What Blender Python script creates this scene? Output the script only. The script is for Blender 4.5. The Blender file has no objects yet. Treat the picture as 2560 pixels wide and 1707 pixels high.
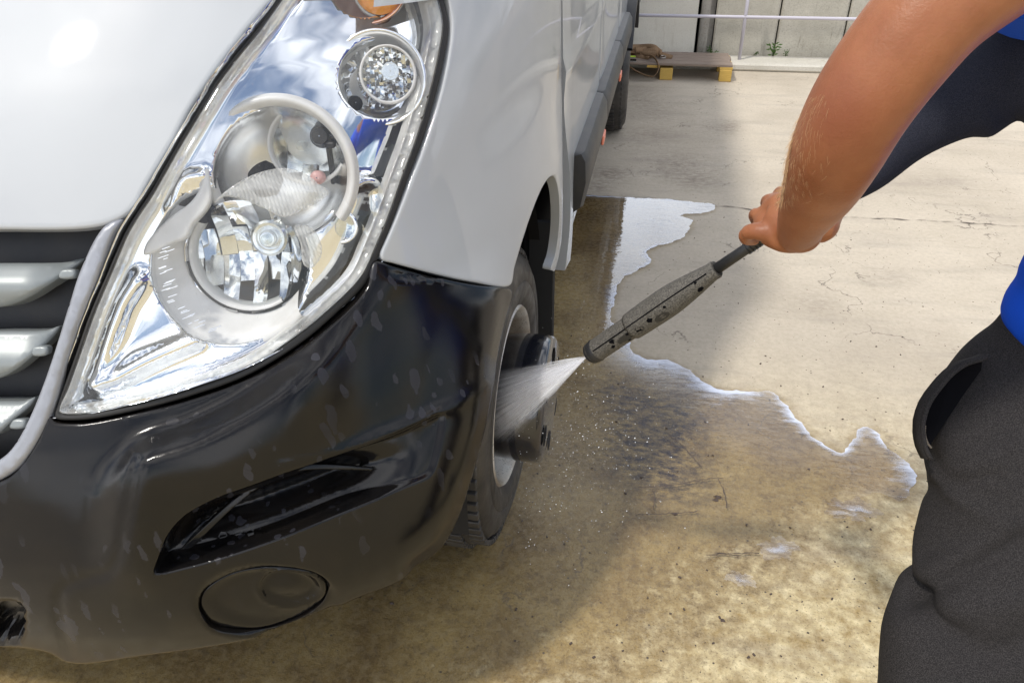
import bpy, math, random
import numpy as np
from mathutils import Vector, Matrix
from mathutils.geometry import delaunay_2d_cdt
random.seed(7); rng = np.random.default_rng(7)
R = math.radians
# ------------------------------------------------------------------ camera, sky, sun
# world frame: origin on the ground under the van's front wheel, +Y along the van to its rear, +X outboard
CAM = np.array([.261, -1.357, 1.38]); FPX = 1852.; PITCH = .57; ROLL = -.015; YAW = .195
_c, _s = math.cos(PITCH), math.sin(PITCH)
_right0 = np.array([math.cos(YAW), math.sin(YAW), 0]); _hor = np.array([-math.sin(YAW), math.cos(YAW), 0])
_up = np.array([0, 0, 1.])
_fwd = _hor * _c - _up * _s; _down0 = -_hor * _s - _up * _c
_cr, _sr = math.cos(ROLL), math.sin(ROLL)
CR = _cr * _right0 - _sr * _down0; CD = _sr * _right0 + _cr * _down0; CF = _fwd
scene = bpy.context.scene
cam_d = bpy.data.cameras.new('camera'); cam = bpy.data.objects.new('camera', cam_d)
scene.collection.objects.link(cam); scene.camera = cam
cam_d.lens = 36 * FPX / 2560; cam_d.sensor_width = 36; cam_d.clip_start = .02; cam_d.clip_end = 3000
cam.matrix_world = Matrix(((CR[0], -CD[0], -CF[0], CAM[0]), (CR[1], -CD[1], -CF[1], CAM[1]), (CR[2], -CD[2], -CF[2], CAM[2]), (0, 0, 0, 1)))
SUN = np.array([-.386, -.42, 1.]); SUN /= np.linalg.norm(SUN)
sun_el = math.asin(SUN[2]); sun_az = math.atan2(SUN[0], SUN[1])
world = bpy.data.worlds.new('World'); scene.world = world; world.use_nodes = True
wn = world.node_tree.nodes; wl = world.node_tree.links; wn.clear()
wo = wn.new('ShaderNodeOutputWorld'); wb = wn.new('ShaderNodeBackground'); sky = wn.new('ShaderNodeTexSky')
sky.sky_type = 'NISHITA'; sky.sun_disc = False; sky.sun_elevation = sun_el; sky.sun_rotation = sun_az; sky.air_density = 1.; sky.dust_density = 1.2
tc = wn.new('ShaderNodeTexCoord'); n1 = wn.new('ShaderNodeTexNoise'); n1.inputs['Scale'].default_value = 2.1; n1.inputs['Detail'].default_value = 7; n1.inputs['Roughness'].default_value = .56
n1.inputs['Distortion'].default_value = .35
mp = wn.new('ShaderNodeMapping'); mp.inputs['Scale'].default_value = (1, 1, 1.7); mp.inputs['Location'].default_value = (.3, .1, .4)
rp = wn.new('ShaderNodeValToRGB'); rp.color_ramp.elements[0].position = .40; rp.color_ramp.elements[1].position = .54
mx = wn.new('ShaderNodeMix'); mx.data_type = 'RGBA'
wl.new(tc.outputs['Generated'], mp.inputs['Vector']); wl.new(mp.outputs[0], n1.inputs['Vector']); wl.new(n1.outputs['Fac'], rp.inputs['Fac'])
wl.new(rp.outputs['Color'], mx.inputs['Factor']); wl.new(sky.outputs[0], mx.inputs['A']); mx.inputs['B'].default_value = (13., 13.2, 13.8, 1)
wl.new(mx.outputs['Result'], wb.inputs['Color']); wb.inputs['Strength'].default_value = .138; wl.new(wb.outputs[0], wo.inputs['Surface'])
sd = bpy.data.lights.new('sun', 'SUN'); sun = bpy.data.objects.new('sun', sd); scene.collection.objects.link(sun)
sd.energy = 2.7; sd.angle = R(4.5); sd.color = (1, .95, .87)
sun.rotation_euler = Vector(SUN.tolist()).to_track_quat('Z', 'Y').to_euler(); sun.location = (0, 0, 6)
vs = scene.view_settings; vs.view_transform = 'Standard'; vs.look = 'None'; vs.gamma = 1; vs.use_curve_mapping = False; vs.exposure = .0
scene.cycles.transparent_max_bounces = 24; scene.cycles.max_bounces = 12; scene.cycles.glossy_bounces = 8
scene.cycles.volume_step_rate = 1.0; scene.cycles.volume_bounces = 6

# ------------------------------------------------------------------ projection helpers (photo point -> place in the yard)
K = 2560 / 2352.
def rays(p):
    p = np.atleast_2d(np.asarray(p, float)) * K
    return ((p[:, :1] - 1280) / FPX) * CR + ((p[:, 1:2] - 853.5) / FPX) * CD + CF
def at(x, y, t): return CAM + rays((x, y))[0] * t
def on_z(x, y, z=0.): r = rays((x, y))[0]; return CAM + r * ((z - CAM[2]) / r[2])
def on_y(x, y, Y): r = rays((x, y))[0]; return CAM + r * ((Y - CAM[1]) / r[1])
def on_x(x, y, X): r = rays((x, y))[0]; return CAM + r * ((X - CAM[0]) / r[0])
def z1(x, y): return ((100 + .4719 * x) / K, .4719 * y / K)
def z2(x, y): return ((100 + .4719 * x) / K, (500 + .4719 * y) / K)
_zs = [.1, .2, .3, .45, .6, .75, .9, 1.0, 1.15, 1.3, 1.45, 1.7, 2.0, 2.2, 2.35]
_yf = [-.70, -.765, -.80, -.835, -.84, -.805, -.74, -.68, -.57, -.42, -.22, .14, .55, .85, 1.2]
_xs = [-.05, -.01, .02, .045, .052, .055, .05, .05, .045, .035, .02, -.01, -.05, -.10, -.2]
def smoothinterp(z, zs, vs_):
    z = np.asarray(z, float); o = 0
    for k, w in ((-.06, .15), (-.03, .2), (0, .3), (.03, .2), (.06, .15)): o = o + w * np.interp(z + k, zs, vs_)
    return o
YC = .35; XC = -1.0; NE = 2.8
def sstep(x, a=0, b=1): t = np.clip((np.asarray(x, float) - a) / (b - a), 0, 1); return t * t * (3 - 2 * t)
def body(P, inset=0.):
    X, Y, Z = P[..., 0], P[..., 1], P[..., 2]
    xs = smoothinterp(Z, _zs, _xs)
    r = np.sqrt(Y ** 2 + (Z - .36) ** 2)
    xs = xs + .022 * np.clip(1 - np.abs(r - .47) / .22, 0, 1) ** 2 * (3 - 2 * np.clip(1 - np.abs(r - .47) / .22, 0, 1))
    a = xs - XC - inset; b = YC - smoothinterp(Z, _zs, _yf) - inset
    u = np.abs(X - XC) / a; v = np.clip((YC - Y) / b, 0, None); ne = NE + 1.5 * (1 - sstep(Z, .45, .85))
    return (u ** ne + v ** ne) ** (1 / ne) - 1
def cast(p, inset=0.):
    d = rays(p); ts = np.linspace(.25, 5.5, 420)
    prev = body(CAM + d * ts[0], inset); lo = np.full(len(d), ts[0]); hi = np.full(len(d), ts[-1]); done = np.zeros(len(d), bool)
    for i in range(1, len(ts)):
        g = body(CAM + d * ts[i], inset); hit = (g < 0) & ~done
        lo[hit] = ts[i - 1]; hi[hit] = ts[i]; done |= hit
    lo[~done] = 1.2; hi[~done] = 1.2
    for _ in range(26):
        m = (lo + hi) / 2; g = body(CAM + d * m[:, None], inset); hi = np.where(g < 0, m, hi); lo = np.where(g < 0, lo, m)
    P = CAM + d * ((lo + hi) / 2)[:, None]

    if (~done).any(): print('MISS', (~done).sum(), np.atleast_2d(p)[~done][:3])
    return P
def grad(P, inset=0.):
    e = 1e-3; g = np.stack([body(P + np.eye(3)[k] * e, inset) - body(P - np.eye(3)[k] * e, inset) for k in range(3)], -1)
    return g / np.linalg.norm(g, axis=-1, keepdims=True)

# ------------------------------------------------------------------ object helpers
COL = scene.collection
def tag(o, label=None, cat=None, group=None, kind=None):
    if label: o['label'] = label
    if cat: o['category'] = cat
    if group: o['group'] = group
    if kind: o['kind'] = kind
    return o
def link(name, me, m=None, parent=None):
    o = bpy.data.objects.new(name, me); COL.objects.link(o)
    if m is not None and me is not None: me.materials.append(m)
    if parent is not None: o.parent = parent; o.matrix_parent_inverse = Matrix.Translation(-parent_loc(parent))
    return o
def parent_loc(p):
    l = Vector(p.location)
    return l
def empty(name, loc=(0, 0, 0)):
    o = bpy.data.objects.new(name, None); COL.objects.link(o); o.location = loc; o.empty_display_size = .1; return o
def mesh(name, V, Fs, m=None, parent=None, smooth=True, attrs=None):
    me = bpy.data.meshes.new(name); me.from_pydata([tuple(map(float, v)) for v in V], [], [tuple(map(int, f)) for f in Fs])
    if smooth: me.polygons.foreach_set('use_smooth', [True] * len(me.polygons))
    if attrs:
        for k, a in attrs.items():
            at_ = me.attributes.new(k, 'FLOAT', 'POINT'); at_.data.foreach_set('value', np.asarray(a, np.float32))
    me.update(); return link(name, me, m, parent)
class MB:
    def __init__(s): s.V = []; s.F = []
    def add(s, V, Fs): b = len(s.V); s.V += [tuple(v) for v in V]; s.F += [tuple(i + b for i in f) for f in Fs]; return s
    def box(s, c, d, M=None, bev=0.):
        c = np.array(c, float); h = np.array(d, float) / 2
        if bev <= 0:
            V = [np.array((x, y, z)) * h for x in (-1, 1) for y in (-1, 1) for z in (-1, 1)]
            Fs = [(0, 1, 3, 2), (4, 6, 7, 5), (0, 4, 5, 1), (2, 3, 7, 6), (0, 2, 6, 4), (1, 5, 7, 3)]
        else:
            V = []; idx = {}
            for x in (-1, 1):
                for y in (-1, 1):
                    for z in (-1, 1):
                        sg = np.array((x, y, z))
                        for k in range(3):
                            q = sg * (h - bev); q[k] = sg[k] * h[k]; idx[(x, y, z, k)] = len(V); V.append(q)
            Fs = []
            for k in range(3):
                a, b = (k + 1) % 3, (k + 2) % 3
                for sgn in (-1, 1):
                    f = []
                    for (p, q) in ((-1, -1), (1, -1), (1, 1), (-1, 1)):
                        t = [0, 0, 0]; t[k] = sgn; t[a] = p; t[b] = q; f.append(idx[(*t, k)])
                    Fs.append(f if sgn > 0 else f[::-1])
                    for p in (-1, 1):
                        pass
            for k in range(3):
                a, b = (k + 1) % 3, (k + 2) % 3
                for p in (-1, 1):
                    for q in (-1, 1):
                        t1 = [0, 0, 0]; t1[a] = p; t1[b] = q; t2 = list(t1); t1[k] = -1; t2[k] = 1
                        f = [idx[(*t1, a)], idx[(*t2, a)], idx[(*t2, b)], idx[(*t1, b)]]
                        Fs.append(f if p * q < 0 else f[::-1])
            for x in (-1, 1):
                for y in (-1, 1):
                    for z in (-1, 1):
                        f = [idx[(x, y, z, 0)], idx[(x, y, z, 1)], idx[(x, y, z, 2)]]; Fs.append(f if x * y * z > 0 else f[::-1])
        if M is not None: V = [M @ v for v in V]
        return s.add([v + c for v in V], Fs)
    def tube(s, pts, rad, seg=10, cap=True, flat=1., ref=None):
        pts = np.array(pts, float); n = len(pts); rad = np.broadcast_to(rad, (n,)); T = np.gradient(pts, axis=0); T /= np.linalg.norm(T, axis=1, keepdims=True) + 1e-12
        r = np.array(ref if ref is not None else (0, 0, 1.)) ; 
        if abs(np.dot(r, T[0])) > .95: r = np.array((1., 0, 0))
        V = []; a = np.linspace(0, 2 * np.pi, seg, endpoint=False)
        for i in range(n):
            u = r - T[i] * np.dot(r, T[i]); u /= np.linalg.norm(u); w = np.cross(T[i], u); r = u if ref is None else r
            V += list(pts[i] + rad[i] * (np.cos(a)[:, None] * u * flat + np.sin(a)[:, None] * w))
        Fs = [(i * seg + j, i * seg + (j + 1) % seg, (i + 1) * seg + (j + 1) % seg, (i + 1) * seg + j) for i in range(n - 1) for j in range(seg)]
        if cap: Fs += [tuple(range(seg))[::-1], tuple((n - 1) * seg + j for j in range(seg))]
        return s.add(V, Fs)
    def lathe(s, c, axis, prof, seg=48, up=(0, 0, 1), shift=None, arc=None):
        c = np.array(c, float); n = np.array(axis, float); n /= np.linalg.norm(n); u = np.cross(up, n); u /= np.linalg.norm(u); w = np.cross(n, u)
        a = np.linspace(0, 2 * np.pi, seg, endpoint=False) if arc is None else np.radians(np.linspace(arc[0], arc[1], seg)); V = []
        for k, (r, h) in enumerate(prof):
            cc = c + n * h + (0 if shift is None else shift[k])
            V += list(cc + r * (np.cos(a)[:, None] * u + np.sin(a)[:, None] * w))
        m_ = len(prof)
        Fs = [(i * seg + j, i * seg + (j + 1) % seg, (i + 1) * seg + (j + 1) % seg, (i + 1) * seg + j) for i in range(m_ - 1) for j in range(seg if arc is None else seg - 1)]
        return s.add(V, Fs)
    def build(s, name, m=None, parent=None, smooth=True, attrs=None, sharp=None):
        o = mesh(name, s.V, s.F, m, parent, smooth, attrs)
        if sharp: o.data.set_sharp_from_angle(angle=R(sharp))
        return o
def resample(poly, step, closed=True, smooth=True):
    P = np.array(poly, float); n = len(P); out = []
    for i in range(n if closed else n - 1):
        p0, p1, p2, p3 = (P[(i - 1) % n], P[i], P[(i + 1) % n], P[(i + 2) % n]) if closed else (P[max(i - 1, 0)], P[i], P[i + 1], P[min(i + 2, n - 1)])
        L = np.linalg.norm(p2 - p1); k = max(1, int(round(L / step)))
        la = np.linalg.norm(p1 - p0) + 1e-9; lb = np.linalg.norm(p3 - p2) + 1e-9
        m1 = (p2 - p0) / (la + L) * L; m2 = (p3 - p1) / (lb + L) * L
        for j in range(k):
            t = j / k
            if smooth: out.append((2 * t ** 3 - 3 * t ** 2 + 1) * p1 + (t ** 3 - 2 * t ** 2 + t) * m1 + (-2 * t ** 3 + 3 * t ** 2) * p2 + (t ** 3 - t ** 2) * m2)
            else: out.append(p1 + (p2 - p1) * t)
    if not closed: out.append(P[-1])
    return np.array(out)
def inside(pts, poly):
    x, y = pts[:, 0], pts[:, 1]; r = np.zeros(len(pts), bool); n = len(poly)
    for i in range(n):
        x1, y1 = poly[i]; x2, y2 = poly[(i + 1) % n]
        if y1 == y2: continue
        c = ((y1 > y) != (y2 > y)) & (x < (x2 - x1) * (y - y1) / (y2 - y1) + x1); r ^= c
    return r
def pdist(pts, poly, closed=True):
    d = np.full(len(pts), 1e9); n = len(poly)
    for i in range(n if closed else n - 1):
        a = poly[i]; b = poly[(i + 1) % n]; ab = b - a; L = ab @ ab
        if L < 1e-12: continue
        t = np.clip(((pts - a) @ ab) / L, 0, 1); d = np.minimum(d, np.linalg.norm(pts - (a + t[:, None] * ab), axis=1))
    return d
def offset_poly(P, d):
    T = np.roll(P, -1, 0) - np.roll(P, 1, 0); T /= np.linalg.norm(T, axis=1, keepdims=True) + 1e-9
    area = np.sum(P[:, 0] * np.roll(P[:, 1], -1) - np.roll(P[:, 0], -1) * P[:, 1]); sg = 1 if area > 0 else -1
    return P + np.stack([-T[:, 1], T[:, 0]], 1) * d * sg
def sstep(x, a=0, b=1): t = np.clip((np.asarray(x, float) - a) / (b - a), 0, 1); return t * t * (3 - 2 * t)
def triangulate(outline, holes, extra, grid, rings):
    loops = [outline] + list(holes); V = []; E = []
    for L in loops:
        b = len(V); V += list(L); E += [(b + i, b + (i + 1) % len(L)) for i in range(len(L))]
    V = np.array(V); nb = len(V); pts = []
    for L, sgn in [(outline, 1)] + [(h, -1) for h in holes]:
        for r in rings: pts.append(np.c_[offset_poly(L, r * sgn), np.full(len(L), r)])
    x0, y0 = outline.min(0); x1, y1 = outline.max(0)
    gx, gy = np.meshgrid(np.arange(x0, x1, grid), np.arange(y0, y1, grid * .87)); gx = gx + (np.arange(gx.shape[0]) % 2)[:, None] * grid / 2
    g = np.c_[gx.ravel(), gy.ravel(), np.full(gx.size, grid * .45)]; pts.append(g)
    for e in extra: pts.append(np.c_[e, np.full(len(e), .5)])
    pts = np.concatenate(pts)
    ok = inside(pts[:, :2], outline)
    for h in holes: ok &= ~inside(pts[:, :2], h)
    pts = pts[ok]; d = pdist(pts[:, :2], outline)
    for h in holes: d = np.minimum(d, pdist(pts[:, :2], h))
    pts = pts[d > pts[:, 2] * .8][:, :2]
    allv = np.concatenate([V, pts])
    vo, eo, fo, ov, _, _ = delaunay_2d_cdt([Vector(p) for p in allv.tolist()], E, [], 0, 1e-6)
    vo = np.array([(v.x, v.y) for v in vo]); fo = np.array([f for f in fo if len(f) == 3]); c = vo[fo].mean(1)
    ok = inside(c, outline)
    for h in holes: ok &= ~inside(c, h)
    fo = fo[ok]
    orig = [o[0] if o else -1 for o in ov]
    inv = {o: i for i, o in enumerate(orig) if o >= 0}
    for i, o in enumerate(ov):
        for k in o: inv[k] = i
    lp = []; b = 0
    for L in loops: lp.append([inv[b + i] for i in range(len(L)) if (b + i) in inv]); b += len(L)
    return vo, fo, lp
def panel(name, outline, m, parent, inset=0., grid=16, holes=(), disp=None, rnd=4., skirt=.012, step=9, extra=(), smooth_outline=True, attrs=None, place=None, sc=.00058):
    O = resample(outline, step, smooth=smooth_outline); H = [resample(h, step) for h in holes]
    vo, fo, loops = triangulate(O, H, extra, grid, (1.2, rnd, rnd * 2.2))
    d = pdist(vo, O)
    for h in H: d = np.minimum(d, pdist(vo, h))
    P = place(vo) if place else cast(vo, inset); N = (grad(P, inset) if not place else np.broadcast_to(-CF, P.shape))
    rr = np.clip(rnd - d, 0, rnd); dz = -(rnd - np.sqrt(rnd ** 2 - rr ** 2)) * sc
    if disp is not None: dz = dz + disp(vo, P)
    Q = P + N * dz[:, None]; Q[:, 0] = np.maximum(Q[:, 0], XC)
    # orient to face outward
    fn = np.cross(Q[fo[:, 1]] - Q[fo[:, 0]], Q[fo[:, 2]] - Q[fo[:, 0]]); flip = (fn * N[fo[:, 0]]).sum(1) < 0
    fo[flip] = fo[flip][:, ::-1]
    V = list(Q); Fs = [tuple(f) for f in fo]
    if skirt > 0:
        for lp in loops:
            b = len(V); V += [Q[i] for i in lp]; V += [Q[i] - N[i] * skirt for i in lp]; n = len(lp)
            Fs += [(b + i, b + (i + 1) % n, b + n + (i + 1) % n, b + n + i) for i in range(n)]
    at_ = None
    if attrs: at_ = {k: np.r_[f(vo, P), np.zeros(len(V) - len(vo))] for k, f in attrs.items()}
    return mesh(name, V, Fs, m, parent, True, at_)

# ------------------------------------------------------------------ materials
def mat(name, col=(.5, .5, .5), rough=.5, metal=0., spec=.5, coat=0., trans=0., ior=1.45, sss=0.):
    m = bpy.data.materials.new(name); m.use_nodes = True; b = m.node_tree.nodes['Principled BSDF']
    b.inputs['Base Color'].default_value = (*col, 1); b.inputs['Roughness'].default_value = rough; b.inputs['Metallic'].default_value = metal
    b.inputs['Specular IOR Level'].default_value = spec; b.inputs['Coat Weight'].default_value = coat; b.inputs['Coat Roughness'].default_value = .04
    b.inputs['Transmission Weight'].default_value = trans; b.inputs['IOR'].default_value = ior
    if sss: b.inputs['Subsurface Weight'].default_value = sss; b.inputs['Subsurface Radius'].default_value = (.012, .005, .003); b.inputs['Subsurface Scale'].default_value = 1.
    return m
def schlick(t, f0=.04, normal=None):
    lw = t.new('ShaderNodeLayerWeight'); lw.inputs['Blend'].default_value = .5
    if normal: t.l.new(normal, lw.inputs['Normal'])
    return t.math('MULTIPLY_ADD', t.math('POWER', lw.outputs['Facing'], 4.6), 1 - f0, f0)
class NT:
    def __init__(s, m): s.t = m.node_tree; s.n = m.node_tree.nodes; s.l = m.node_tree.links; s.b = s.n.get('Principled BSDF')
    def new(s, k, **kw):
        o = s.n.new(k)
        for a, v in kw.items():
            if a.startswith('_'): o.inputs[a[1:].replace('_', ' ')].default_value = v
            else: setattr(o, a, v)
        return o
    def coord(s, kind='Object', scale=(1, 1, 1), rot=(0, 0, 0)):
        t = s.new('ShaderNodeTexCoord'); mp = s.new('ShaderNodeMapping'); mp.inputs['Scale'].default_value = scale; mp.inputs['Rotation'].default_value = rot
        s.l.new(t.outputs[kind], mp.inputs['Vector']); return mp.outputs[0]
    def noise(s, v, scale, detail=4, rough=.55, dist=0.):
        o = s.new('ShaderNodeTexNoise'); o.inputs['Scale'].default_value = scale; o.inputs['Detail'].default_value = detail; o.inputs['Roughness'].default_value = rough; o.inputs['Distortion'].default_value = dist
        s.l.new(v, o.inputs['Vector']); return o.outputs['Fac']
    def voro(s, v, scale, feature='F1', rand=1.):
        o = s.new('ShaderNodeTexVoronoi'); o.feature = feature; o.inputs['Scale'].default_value = scale; o.inputs['Randomness'].default_value = rand; s.l.new(v, o.inputs['Vector']); return o
    def ramp(s, f, stops):
        o = s.new('ShaderNodeValToRGB'); e = o.color_ramp.elements
        while len(e) < len(stops): e.new(.5)
        for k, (p, c) in enumerate(stops): e[k].position = p; e[k].color = (*c, 1) if isinstance(c, tuple) else (c, c, c, 1)
        s.l.new(f, o.inputs['Fac']); return o.outputs['Color']
    def mix(s, f, a, b, kind='MIX'):
        o = s.new('ShaderNodeMix'); o.data_type = 'RGBA'; o.blend_type = kind
        for k, v in (('Factor', f), ('A', a), ('B', b)):
            if isinstance(v, (int, float)): o.inputs[k].default_value = v if k == 'Factor' else (v, v, v, 1)
            elif isinstance(v, tuple): o.inputs[k].default_value = (*v, 1)
            else: s.l.new(v, o.inputs[k])
        return o.outputs['Result']
    def math(s, op, a, b=0., c=0.):
        o = s.new('ShaderNodeMath'); o.operation = op
        for k, v in enumerate((a, b, c)):
            if isinstance(v, (int, float)): o.inputs[k].default_value = v
            else: s.l.new(v, o.inputs[k])
        return o.outputs[0]
    def set(s, name, v): s.l.new(v, s.b.inputs[name])
    def bump(s, h, strength=.3, dist=.002, normal=None):
        o = s.new('ShaderNodeBump'); o.inputs['Strength'].default_value = strength; o.inputs['Distance'].default_value = dist; s.l.new(h, o.inputs['Height'])
        if normal: s.l.new(normal, o.inputs['Normal'])
        s.l.new(o.outputs[0], s.b.inputs['Normal']); return o.outputs[0]
    def attr(s, name): o = s.new('ShaderNodeAttribute'); o.attribute_name = name; return o.outputs['Fac']

M = {}
m = M['white'] = mat('white_paint', (.62, .635, .65), .5, coat=.75, spec=.25); t = NT(m); v = t.coord()
t.set('Base Color', t.mix(t.ramp(t.noise(v, 3, 6), [(.3, 0.), (.8, 1.)]), (.44, .458, .472), (.40, .414, .428))); t.set('Roughness', t.ramp(t.noise(v, 9, 6), [(.3, .38), (.8, .5)]))
m = M['bumper'] = mat('black_plastic', (.02, .02, .022), .2, spec=.42, coat=0.); t = NT(m); v = t.coord('Object', (1, 1, .45)); v2 = t.coord()
n = t.noise(v, 26, 2, .5, .6); big = t.noise(v2, 5, 2)
wv = t.coord('Object', (58, 58, 15)); wn_ = t.new('ShaderNodeVectorMath'); wn_.operation = 'MULTIPLY_ADD'; nz3 = t.new('ShaderNodeTexNoise'); nz3.inputs['Scale'].default_value = 30; nz3.inputs['Detail'].default_value = 4; t.l.new(v2, nz3.inputs['Vector'])
t.l.new(nz3.outputs['Color'], wn_.inputs[0]); wn_.inputs[1].default_value = (1.3, 1.3, .9); t.l.new(wv, wn_.inputs[2]); vo_ = t.voro(wn_.outputs[0], 1.)
sel = t.new('ShaderNodeSeparateColor'); t.l.new(vo_.outputs['Color'], sel.inputs[0]); thr = t.math('MULTIPLY', sel.outputs[1], .52)
blot = t.math('MULTIPLY', t.math('MULTIPLY', t.ramp(t.math('SUBTRACT', thr, vo_.outputs['Distance']), [(0., 0.), (.045, 1.)]), t.math('GREATER_THAN', sel.outputs[0], .35)), t.ramp(big, [(.44, 0.), (.56, 1.)]))
fine = t.noise(v2, 900, 2)
t.set('Base Color', t.mix(blot, t.mix(t.ramp(t.noise(v2, 12, 6), [(.35, 0.), (.75, 1.)]), (.004, .004, .0045), (.010, .008, .0065)), (.022, .0215, .026)))
t.set('Roughness', t.mix(blot, t.ramp(t.noise(v2, 14, 5), [(.3, .07), (.75, .18)]), .3)); t.bump(fine, .12, .0006)
m = M['darkplastic'] = mat('dark_plastic', (.025, .026, .028), .45); t = NT(m); v = t.coord(); t.bump(t.noise(v, 700, 2), .25, .0006)
t.set('Base Color', t.mix(t.ramp(t.noise(v, 14, 6), [(.4, 0.), (.7, 1.)]), (.02, .021, .024), (.04, .037, .034)))
M['black'] = mat('black_void', (.004, .004, .005), .8, spec=.05)
m = M['seal'] = mat('rubber_seal', (.022, .021, .02), .55)
m = M['silver'] = mat('silver_plastic', (.42, .43, .46), .36, metal=.35); t = NT(m); v = t.coord()
t.set('Base Color', t.mix(t.ramp(t.noise(v, 10, 6), [(.4, 0.), (.75, 1.)]), (.33, .34, .37), (.24, .245, .26))); t.bump(t.noise(v, 900, 2), .1, .0005)
M['silverslat'] = mat('silver_slat', (.24, .26, .26), .4, metal=.2, coat=.15)
def chrome(name, col, rough):
    m = mat(name, col, rough, metal=1.); t = NT(m); v = t.coord(); t.bump(t.noise(v, 16, 2), .035, .003); return m
M['chrome'] = chrome('chrome', (.88, .89, .9), .05); M['chrome2'] = chrome('dull_chrome', (.9, .9, .89), .24)
m = M['facet'] = mat('faceted_chrome', (.87, .87, .87), .04, metal=1.)
m = M['bezel'] = mat('frosted_bezel', (.60, .595, .58), .35, coat=.3); t = NT(m); v = t.coord()
t.set('Base Color', t.mix(t.ramp(t.noise(v, 20, 5), [(.35, 0.), (.7, 1.)]), (.66, .655, .64), (.56, .55, .525)))
def clear(name, tint=(.975, .98, .98), ior=1.5, rough=.02, haze=.0, bumpy=0.):
    m = bpy.data.materials.new(name); m.use_nodes = True; t = NT(m); t.n.remove(t.b)
    tr = t.new('ShaderNodeBsdfTransparent'); tr.inputs['Color'].default_value = (*tint, 1); gl = t.new('ShaderNodeBsdfGlossy'); gl.inputs['Roughness'].default_value = rough; gl.inputs['Color'].default_value = (1, 1, 1, 1)
    mx_ = t.new('ShaderNodeMixShader'); frs = schlick(t, ((ior - 1) / (ior + 1)) ** 2); t.l.new(frs, mx_.inputs[0]); t.l.new(tr.outputs[0], mx_.inputs[1]); t.l.new(gl.outputs[0], mx_.inputs[2])
    out = mx_.outputs[0]
    if bumpy:
        b = t.new('ShaderNodeBump'); b.inputs['Strength'].default_value = bumpy; b.inputs['Distance'].default_value = .002; t.l.new(t.noise(t.coord(), 60, 3), b.inputs['Height']); t.l.new(b.outputs[0], gl.inputs['Normal'])
    if haze:
        df = t.new('ShaderNodeBsdfDiffuse'); df.inputs['Color'].default_value = (.93, .92, .88, 1); m2 = t.new('ShaderNodeMixShader')
        f = t.math('MULTIPLY', t.ramp(t.noise(t.coord('Object', (1, 1, 1)), 16, 6), [(.3, .35), (.8, 1.)]), haze)
        scr = t.noise(t.coord('Object', (260, 260, 9), (0, .5, .3)), 1, 2); f = t.math('ADD', f, t.math('MULTIPLY', t.ramp(scr, [(.70, 0.), (.73, 1.)]), .22))
        t.l.new(f, m2.inputs[0]); t.l.new(out, m2.inputs[1]); t.l.new(df.outputs[0], m2.inputs[2]); out = m2.outputs[0]
    t.l.new(out, t.n['Material Output'].inputs['Surface']); return m
M['lens'] = clear('clear_lens', haze=.05); M['glassclear'] = clear('bulb_glass', (.9, .92, .92), 1.5, .03, bumpy=.5)
M['ribbed'] = clear('ribbed_glass', (.80, .80, .77), 1.6, .12, haze=.62, bumpy=.3); M['rimglass'] = clear('lens_rim', (.9, .92, .92), 1.6, .08, haze=.62, bumpy=.6)
m = M['amber'] = mat('amber_plastic', (.95, .36, .03), .15, coat=1.); m.node_tree.nodes['Principled BSDF'].inputs['Subsurface Weight'].default_value = .2
M['amberchrome'] = chrome('amber_lit_chrome', (.80, .50, .38), .12); M['orange'] = mat('orange_reflector', (.75, .22, .13), .3)
M['pink'] = mat('pink_plug', (.55, .33, .31), .4)
m = M['tyre'] = mat('tyre_rubber', (.03, .028, .027), .6); t = NT(m); v = t.coord()
t.set('Base Color', t.mix(t.ramp(t.noise(v, 9, 6), [(.35, 0.), (.75, 1.)]), (.022, .021, .021), (.075, .066, .056))); t.set('Roughness', t.ramp(t.noise(v, 25, 4), [(.3, .35), (.7, .7)])); t.bump(t.noise(v, 160, 4), .4, .002)
m = M['rim'] = mat('steel_rim', (.42, .40, .37), .4, metal=.2); t = NT(m); v = t.coord()
sp = t.ramp(t.noise(v, 260, 2), [(.63, 0.), (.67, 1.)]); t.set('Base Color', t.mix(sp, t.mix(t.ramp(t.noise(v, 8, 6), [(.4, 0.), (.6, 1.)]), (.66, .64, .60), (.40, .34, .27)), (.04, .035, .03))); t.bump(t.noise(v, 90, 5), .5, .002)
M['hub'] = mat('hub_cap_plastic', (.007, .008, .013), .22, coat=1.)
m = M['skin'] = mat('skin', (.5, .2, .1), .42, sss=.05, spec=.4); t = NT(m); v = t.coord()
c = t.mix(t.ramp(t.noise(v, 14, 5), [(.35, 0.), (.7, 1.)]), (.31, .122, .052), (.21, .072, .029)); c = t.mix(t.ramp(t.noise(v, 220, 3), [(.4, 0.), (.8, .35)]), c, (.30, .10, .05))
_el = CAM + (((2085 - 1280) / FPX) * CR + ((312 - 853.5) / FPX) * CD + CF) * .64
vd = t.new('ShaderNodeVectorMath'); vd.operation = 'DISTANCE'; t.l.new(v, vd.inputs[0]); vd.inputs[1].default_value = _el.tolist(); nd_ = t.math('MULTIPLY_ADD', t.noise(v, 45, 4), .03, vd.outputs['Value'])
c = t.mix(t.ramp(nd_, [(.03, .6), (.08, 0.)]), c, (.19, .052, .026)); t.set('Base Color', c)
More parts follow.
